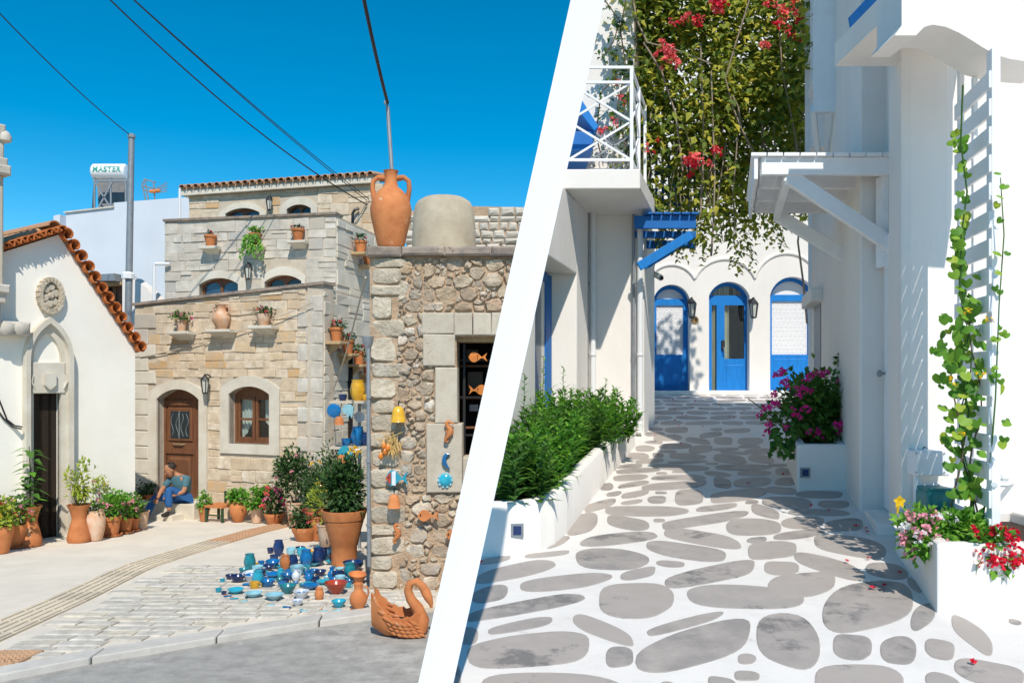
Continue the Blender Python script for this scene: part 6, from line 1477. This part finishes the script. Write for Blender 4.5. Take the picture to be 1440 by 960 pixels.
# planter with magenta bougainvillea
bp_ = [(2.90,8.10),(3.42,8.10),(3.85,9.75),(3.32,9.66)]
fp_ = thing('flower_planter', 'white plastered planter with square light beside the awning wall', 'planter', (3.1,8.1,zR(8.1)))
def planter(t, pts, hgt, th=.09, nm='wall'):
    n = len(pts); c = (sum(p[0] for p in pts)/n, sum(p[1] for p in pts)/n)
    o_ = [Vector((x,y,zR(y)-.1)) for x, y in pts]; tz = zR(pts[0][1])+hgt
    zt_ = lambda p: zR(p[1])+hgt if nm == 'slope' else tz
    inn = []
    for i in range(n):
        a, b, d = Vector(pts[i-1]), Vector(pts[i]), Vector(pts[(i+1)%n]); e1_ = (b-a).normalized(); e2_ = (d-b).normalized()
        n1, n2 = Vector((-e1_.y,e1_.x)), Vector((-e2_.y,e2_.x)); m_ = (n1+n2); m_ = m_/max(.3, m_.dot(n1)); inn.append(b+m_*th)
    V = o_+[Vector((x,y,zt_((x,y)))) for x, y in pts]+[Vector((p.x,p.y,zt_(p))) for p in inn]+[Vector((p.x,p.y,zt_(p)-.3)) for p in inn]
    f = []
    for i in range(n):
        j = (i+1) % n; f += [(i,j,n+j,n+i),(n+i,n+j,2*n+j,2*n+i),(2*n+i,2*n+j,3*n+j,3*n+i)]
    build('wall', MB().add(V, f), m_plaster, t, bevel=.02)
    build('soil', MB().prism([Vector((p.x,p.y,zt_(p)-.28)) for p in inn], (0,0,.20)), m_soil, t)
planter(fp_, bp_, .46, nm='slope'); sqlight(fp_, (W(1132,0,8.095).x,8.095,W(0,664,8.1).z), (0,-1,0), .048)
bb = Vector((3.30,8.75,zR(8.7)+.38)); bg_ = thing('bougainvillea_bush', 'rounded bougainvillea bush with magenta blossoms in the white planter', 'shrub', bb)
stems(bg_, bb, bb+Vector((-.1,0,.5)), 9, .012, m_stem, .2)
mb = MB(); cB = bb+Vector((-.10,-.05,.40)); bush(mb, cB, (.50,.48,.46), 2100, .085, .062, 34, .20, .2)
for i in range(60): mb.leaf(cB+Vector((-.35+R.uniform(-.1,.2), -.3+R.uniform(-.1,.1), -.35+R.uniform(-.15,.15))), (R.uniform(-1,.3),-.4,-.5), (0,-1,.5), .09, .065)
for i in range(50): t_ = R.random(); mb.leaf(cB+Vector((.28+.25*t_, -.1, .45+.22*t_+R.uniform(-.05,.05))), (R.uniform(-.4,1),R.uniform(-.6,.2),.3), up, .09, .065)
build('foliage', mb, m_leaf, bg_, kind='stuff')
for i in range(46):
    th, ph = R.uniform(-2.9,-.2), R.uniform(-.75,1.0); dv = Vector((math.cos(th)*math.cos(ph), math.sin(th)*math.cos(ph), math.sin(ph)))
    if dv.x > .3 and R.random() < .6: continue
    mb = MB(); bloom(mb, cB+Vector((dv.x*.52,dv.y*.50,dv.z*.46))+Vector((-.04,0,0)), R.uniform(.035,.062), 9); build('bract_cluster', mb, m_magenta, bg_)
# near planter with pink, white and red flowers
np2 = thing('corner_planter', 'white plastered corner planter at the foot of the trellis', 'planter', (2.9,4.7,zR(4.7)))
planter(np2, [(2.50,4.69),(3.75,4.69),(3.75,5.94),(2.86,5.94)], .41)
zs2 = zR(4.69)+.33
def fplant(name, label, px, py, d, rx, ry, rz, n, L, Wd, lm, fm_, nf, fr_, k=14):
    c = W(px, py, d); b = Vector((max(c.x,2.72), max(d,4.95), zs2)); t = thing(name, label, 'flowers', b)
    stems(t, b, c, 8, .006, m_leafd, rx*.5); mb = MB(); bush(mb, c, (rx,ry,rz), n, L, Wd, k, .26, .3); build('foliage', mb, lm, t, kind='stuff')
    for i in range(nf):
        th, ph = R.uniform(-3.0,-.15), R.uniform(-.9,1.1); dv = Vector((math.cos(th)*math.cos(ph)*rx, math.sin(th)*math.cos(ph)*ry, math.sin(ph)*rz)); mb = MB()
        bloom(mb, c+dv*1.05, fr_*R.uniform(.8,1.2), 7); build('flower', mb, R.choice(fm_), t)
    return t
fplant('pink_impatiens', 'pale pink and white impatiens spilling over the planter corner', 1296, 752, 4.95, .135, .14, .15, 520, .055, .038, m_leafb, [m_pink, m_pink, m_white], 24, .042)
fplant('red_impatiens', 'bright red impatiens spilling over the front of the corner planter', 1392, 768, 4.78, .17, .13, .13, 620, .055, .038, m_leafb, [m_red], 24, .045)
fplant('green_filler', 'low leafy green plants with a pale flower between the red and pink impatiens', 1345, 738, 5.1, .18, .16, .09, 520, .055, .035, m_leafb, [m_white], 2, .03)
yf = thing('yellow_trumpet', 'single yellow trumpet flower leaning out from the planter corner', 'flower', W(1290,735,5.1))
build('stem', MB().tube([W(1295,745,5.1), W(1280,722,5.1), W(1268,708,5.1)], .005, 5), m_leaf, yf)
mb = MB(); c = W(1264,704,5.08)
for i in range(5): a = i*1.257+.3; mb.leaf(c, (math.cos(a), -.25, math.sin(a)), (0,-1,0), .045, .04)
build('petals', mb, m_yel, yf); build('trumpet', MB().tube([c, c+Vector((-.01,.0,-.08))], [.012,.006], 6), m_yel, yf)
mb = MB()
for i in range(5): mb.leaf(W(1272+6*i,712+3*i,5.1), (R.uniform(-1,1),-.3,R.uniform(-.2,.8)), up, .07, .05)
build('leaf_spray', mb, m_vine, yf)
# trellis and its climber
tr = thing('trellis', 'white timber ladder trellis standing in the corner planter', 'trellis', W(1372,760,5.3))
pa, pb = Vector((W(1351,0,5.6).x,5.6,0)), Vector((W(1397,0,5.0).x,5.0,0)); zlo, zhi = zs2-.1, W(0,70,5.0).z
build('post', MB().beam(pa+up*zlo, pa+up*(W(0,78,5.6).z), .035, .035, (0,1,0)), m_whitep, tr, bevel=.004)
build('post', MB().beam(pb+up*zlo, pb+up*zhi, .055, .06, (0,1,0)), m_whitep, tr, bevel=.004)
pm = pa.lerp(pb,.45); build('post', MB().beam(pm+up*zlo, pm+up*(zhi-.05), .03, .03, (0,1,0)), m_whitep, tr, bevel=.004)
z = zlo+.22; dv = (pb-pa).normalized(); od = Vector((-abs(dv.y),-.2,0)).normalized()*.028
while z < zhi-.08:
    build('slat', MB().beam(pa-dv*.03+od+up*z, pb+dv*.02+od+up*z, .022, .108), m_whitep, tr, bevel=.003); z += .175
cl = thing('climbing_vine', 'bright green round-leaved climber winding up the white trellis', 'vine', W(1372,750,5.25))
sp3 = [(1372,745),(1366,690),(1352,640),(1362,580),(1350,520),(1364,460),(1350,400),(1352,330),(1360,270),(1351,200),(1354,120)]
build('stem', MB().tube([W(x,y,5.22-.02*i) for i, (x, y) in enumerate(sp3)], [.009]*7+[.006]*4, 6), m_leaf, cl, smooth=60)
build('stem', MB().tube([W(1380,745,5.1), W(1392,660,5.0), W(1400,560,4.93), W(1405,430,4.9), W(1412,330,4.9), W(1407,250,4.9)], [.006,.006,.005,.004,.004,.003], 5), m_leaf, cl)
def hleaf(p, s_, mt):
    nrm = Vector((R.uniform(-1.1,.6),-1,R.uniform(-.5,1.2))).normalized(); tp_ = (Vector((R.uniform(-.8,.8),0,-1))-nrm*nrm.dot(Vector((0,0,-1)))*.6).normalized(); sd = nrm.cross(tp_).normalized(); tp_ = sd.cross(nrm)
    o = [(0,-.15),(.28,-.36),(.5,-.18),(.5,.12),(.30,.42),(0,.62)]; V = [p+tp_*b*s_+sd*a*s_-nrm*(abs(a)*.25-.03)*s_ for a, b in o]+[p+tp_*b*s_-sd*a*s_-nrm*(abs(a)*.25-.03)*s_ for a, b in o[1:-1]]
    build('leaf', MB().add(V, [(0,1,2,3),(0,3,4,5),(0,8,7,6)[::1],(0,5,9,8)]), mt, cl, smooth=180)
m_vleaf = mat('climber_leaf', None, ramp=[(0,(.07,.20,.02)),(.5,(.14,.32,.03)),(.85,(.26,.42,.04)),(1,(.42,.48,.05))], trans=.35, rough=.5)
for i in range(170):
    t = R.random()**1.35; py = 700-t*520 if R.random() < .85 else R.uniform(430,640)
    f = (745-py)/625*(len(sp3)-1); i0 = min(len(sp3)-2, max(0,int(f))); cx_ = sp3[i0][0]+(sp3[i0+1][0]-sp3[i0][0])*(f-i0)
    wdt = 26 if py > 430 else 9
    hleaf(W(cx_+R.gauss(-2,wdt*.55), py, 5.2+R.uniform(-.16,.05)), R.uniform(.045,.09) if py > 420 else R.uniform(.045,.075), m_vleaf)
for i in range(40): py = R.gauss(560,75); hleaf(W(1362+R.gauss(-4,17), py, 5.15+R.uniform(-.2,.05)), R.uniform(.04,.085), m_vleaf)
for k, (x_, a_) in enumerate(((1358,.0),(1372,2.0),(1346,4.0))):
    build('stem', MB().tube([W(x_+9*math.sin(a_+j*.9), 745-j*28, 5.2-.01*j) for j in range(15-3*k)], [.007-.0003*j for j in range(15-3*k)], 5), m_stem if k else m_leaf, cl, smooth=60)
for x_, y_ in ((1362,440),(1338,536),(1378,528),(1392,450),(1352,610)):
    mb = MB(); bloom(mb, W(x_,y_,4.98), .035, 4); build('yellow_flower', mb, m_yel, cl)
for i in range(22): py = R.uniform(240,660); hleaf(W(1400+R.gauss(5,6), py, 4.9+R.uniform(-.05,.05)), R.uniform(.035,.06), m_vleaf)
# meter box, pipes and green pump
ub = thing('meter_box', 'white utility meter box on the pillar behind the planter', 'box', W(1308,668,5.9))
build('box', MB().box((W(1285,0,5.85).x,5.80,W(0,668,5.85).z), (W(1331,0,5.85).x,5.96,W(0,633,5.85).z)), m_pvc, ub, bevel=.012)
for x, y in ((1288,637),(1328,637),(1288,664),(1328,664)): build('screw', MB().lathe([(.006,0),(.006,.004)], W(x,y,5.795), 7, axis=(0,-1,0)), m_grey, ub)
build('dry_leaf', MB().leaf(W(1296,632,5.86), (1,-.2,.3), up, .06, .04, .4), m_stem, ub)
build('conduit', MB().tube([W(1290,668,5.86), W(1290,745,5.86)], .028, 8).tube([W(1290,684,5.84), W(1342,684,5.84)], .022, 8).tube([W(1318,684,5.84), W(1313,676,5.84), W(1312,690,5.84)], .010, 6), m_pvc, ub, smooth=60)
gp_ = thing('green_pump', 'dark teal plastic pump housing under the meter box', 'pump', W(1316,716,5.75))
build('housing', MB().box((W(1296,0,5.75).x,5.66,W(0,716,5.75).z), (W(1336,0,5.75).x,5.86,W(0,687,5.75).z)), m_teal, gp_, bevel=.03)
build('lid', MB().box((W(1299,0,5.74).x,5.67,W(0,689,5.75).z), (W(1333,0,5.74).x,5.85,W(0,684,5.75).z)), m_teal, gp_, bevel=.01); build('hose', MB().tube([W(1300,716,5.74), W(1297,722,5.74), W(1303,728,5.74), W(1303,760,5.74)], .012, 6), m_grey, gp_)
build('wall_tap', MB().tube([W(1398,681,4.96), W(1414,681,5.2), W(1422,678,5.6), W(1424,678,6.22)], .018, 7).lathe([(.02,0),(.03,.02),(.02,.04)], W(1412,676,5.15), 8), m_pvc, label='short white pipe stub joining the trellis post to the wall', cat='pipe')

# ------------------------------------------------------------------ overhead bougainvillea
bo = thing('hanging_bougainvillea', 'large flowering bougainvillea hanging in a curtain above the alley', 'vine', W(1130,470,12.6))
low = [(850,150),(868,215),(890,262),(905,280),(925,300),(950,322),(975,318),(1000,322),(1025,335),(1050,330),(1075,300),(1110,292),(1140,280),(1160,150),(1190,90)]
def lowy(x):
    for i in range(len(low)-1):
        if low[i][0] <= x <= low[i+1][0]: return low[i][1]+(low[i+1][1]-low[i][1])*(x-low[i][0])/(low[i+1][0]-low[i][0])
    return 60
mb = MB(); clumps = []
for i in range(340):
    x = R.uniform(872,1150) if R.random() < .94 else R.uniform(850,1185); ly_ = lowy(x); y = R.uniform(-90, ly_+R.uniform(-6,6))
    if x > 1146 and R.random() < .6: continue
    clumps.append((x, y, R.uniform(11.9,13.1), .5 if ly_-y < 70 else 1))
for i in range(26): clumps.append((R.uniform(1122,1182), R.uniform(-70,105), R.uniform(10.1,10.9), .28))
for x, y, d, w in clumps:
    c = W(x, y, d); n = int(50*w)
    for j in range(n):
        p = c+Vector((R.gauss(0,.17), R.gauss(0,.2), R.gauss(0,.22))); mb.leaf(p, (R.uniform(-1,1), R.uniform(-1,.4), R.uniform(-1,.3)), (R.uniform(-.4,.4),-.9,1), R.uniform(.10,.17), R.uniform(.065,.10))
for i in range(60):                              # hanging strands along the lower edge
    x = R.uniform(862,1140); y = lowy(x)-R.uniform(0,40); d = R.uniform(11.8,12.7); L = R.uniform(.25,.75); p = W(x, y, d); dx = R.uniform(-.2,.2)
    for j in range(int(L*34)): mb.leaf(p+Vector((dx*j/(L*34)+R.gauss(0,.03), R.gauss(0,.03), -L*j/(L*34))), (R.uniform(-1,1), R.uniform(-1,.2), -.4), (0,-.5,1), R.uniform(.06,.10), .055)
build('foliage', mb, m_bougl, bo, kind='stuff')
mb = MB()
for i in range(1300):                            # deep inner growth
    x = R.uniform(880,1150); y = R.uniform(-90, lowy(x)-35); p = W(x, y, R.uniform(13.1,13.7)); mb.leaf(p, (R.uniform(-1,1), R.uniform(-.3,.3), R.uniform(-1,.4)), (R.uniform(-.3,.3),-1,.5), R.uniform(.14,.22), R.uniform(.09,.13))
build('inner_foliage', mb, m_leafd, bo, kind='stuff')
mb = MB()
BR = [((1135,455),(1130,400),(1122,340),(1128,290),(1120,200),(1100,100),(1090,-40)),((1060,215),(1042,180),(1030,150),(1020,110),(1035,60),(1060,-20)),((1042,180),(1038,150),(1030,135)),((905,60),(930,100),(950,160),(960,240)),((890,0),(896,30),(910,60),(950,70),(1000,90)),((1000,360),(1003,320),(1005,250),(1000,100)),((985,300),(990,200),(985,60))]
for pth in BR: mb.tube([W(x,y,11.85-.02*i) for i, (x, y) in enumerate(pth)], [.017-.001*i for i in range(len(pth))], 6)
for i in range(26):
    x = R.uniform(880,1130); y = lowy(x); p = W(x, y+R.uniform(-10,10), R.uniform(11.9,12.6)); mb.tube([p, p+Vector((R.uniform(-.15,.15),0,.6)), p+Vector((R.uniform(-.3,.3),0,1.5))], [.006,.009,.012], 5)
build('branch', mb, m_stemp, bo, smooth=60)
for px, py, n, s_ in ((937,80,9,.10),(975,228,10,.10),(1000,214,4,.08),(845,172,5,.07),(870,130,3,.06),(950,35,4,.07),(975,20,5,.08),(1005,4,8,.10),(1070,60,3,.08),(1115,12,8,.10),(1100,30,6,.09),(1145,108,5,.08),(1162,60,3,.07),(975,28,3,.07),(918,205,2,.05),(920,210,2,.05),(1085,10,4,.08),(1128,50,4,.08)) :
    for j in range(n): mb = MB(); bloom(mb, W(px+R.gauss(0,7), py+R.gauss(0,8), 11.65+R.uniform(-.15,.1)), s_*R.uniform(.7,1.1), 8); build('flower_cluster', mb, m_coral if R.random() < .75 else m_red, bo)
# thin creeper over the balcony and shutter
cr = thing('balcony_creeper', 'sparse creeper with heart leaves climbing past the balcony rail', 'vine', W(880,240,11.7))
mb = MB(); st = MB()
for pth in (((884,-20),(872,40),(880,95),(868,150),(878,200),(892,238)),((892,20),(896,90),(886,140),(890,190),(893,238)),((850,0),(872,30),(862,60),(845,85)),((848,230),(838,190),(845,130),(870,105),(884,95))):
    pt_ = [W(x,y,11.7) for x, y in pth]; st.tube(pt_, .010, 5)
    for i in range(len(pt_)-1):
        for j in range(22): mb.leaf(pt_[i].lerp(pt_[i+1], R.random())+Vector((R.gauss(0,.07),R.gauss(0,.05),R.gauss(0,.05))), (R.uniform(-1,1),R.uniform(-1,.2),-.3), (0,-.6,1), .085, .06)
build('foliage', mb, m_leafd, cr, kind='stuff'); build('stem', st, m_stem, cr)
sc_ = thing('shutter_creeper', 'thin yellow-green creeper tendrils crossing the shutter board', 'vine', W(1150,110,9.6))
mb = MB(); st = MB()
for pth in (((1140,60),(1152,78),(1168,95),(1182,108)),((1150,100),(1166,120),(1178,135),(1186,148)),((1142,20),(1155,40),(1160,55))):
    pt_ = [W(x,y,9.5) for x, y in pth]; st.tube(pt_, .007, 5)
    for i in range(len(pt_)-1):
        for j in range(9): mb.leaf(pt_[i].lerp(pt_[i+1], R.random())+Vector((R.gauss(0,.03),R.gauss(0,.03),R.gauss(0,.03))), (R.uniform(-1,1),-.5,-.3), (0,-.6,1), .07, .05)
build('foliage', mb, m_leafy, sc_, kind='stuff'); build('stem', st, m_stem, sc_)
# fallen petals
PT = [(1203,742),(1218,746),(1220,750),(1221,787),(1192,792),(1242,826),(1228,830),(1266,808),(1370,937),(1166,720),(1141,714),(1101,669),(1115,671),(1053,681),(914,594),(917,594),(949,592),(955,600),(989,601),(928,643),(905,612),(922,612),(957,625),(678,793)]+[(R.uniform(922,1050),R.uniform(560,590)) for _ in range(16)]
for px, py in PT:
    b = gR(px, py)+up*.012; s_ = .035; mb = MB()
    for j in range(3): mb.leaf(b+Vector((R.uniform(-.01,.01),R.uniform(-.01,.01),.002)), (R.uniform(-1,1),R.uniform(-1,1),.4), up, s_, s_*.8, .3)
    build('fallen_petal', mb, m_red, None, label='small red fallen bract lying on the alley flagstones', cat='petal', group='fallen petals on the alley floor')
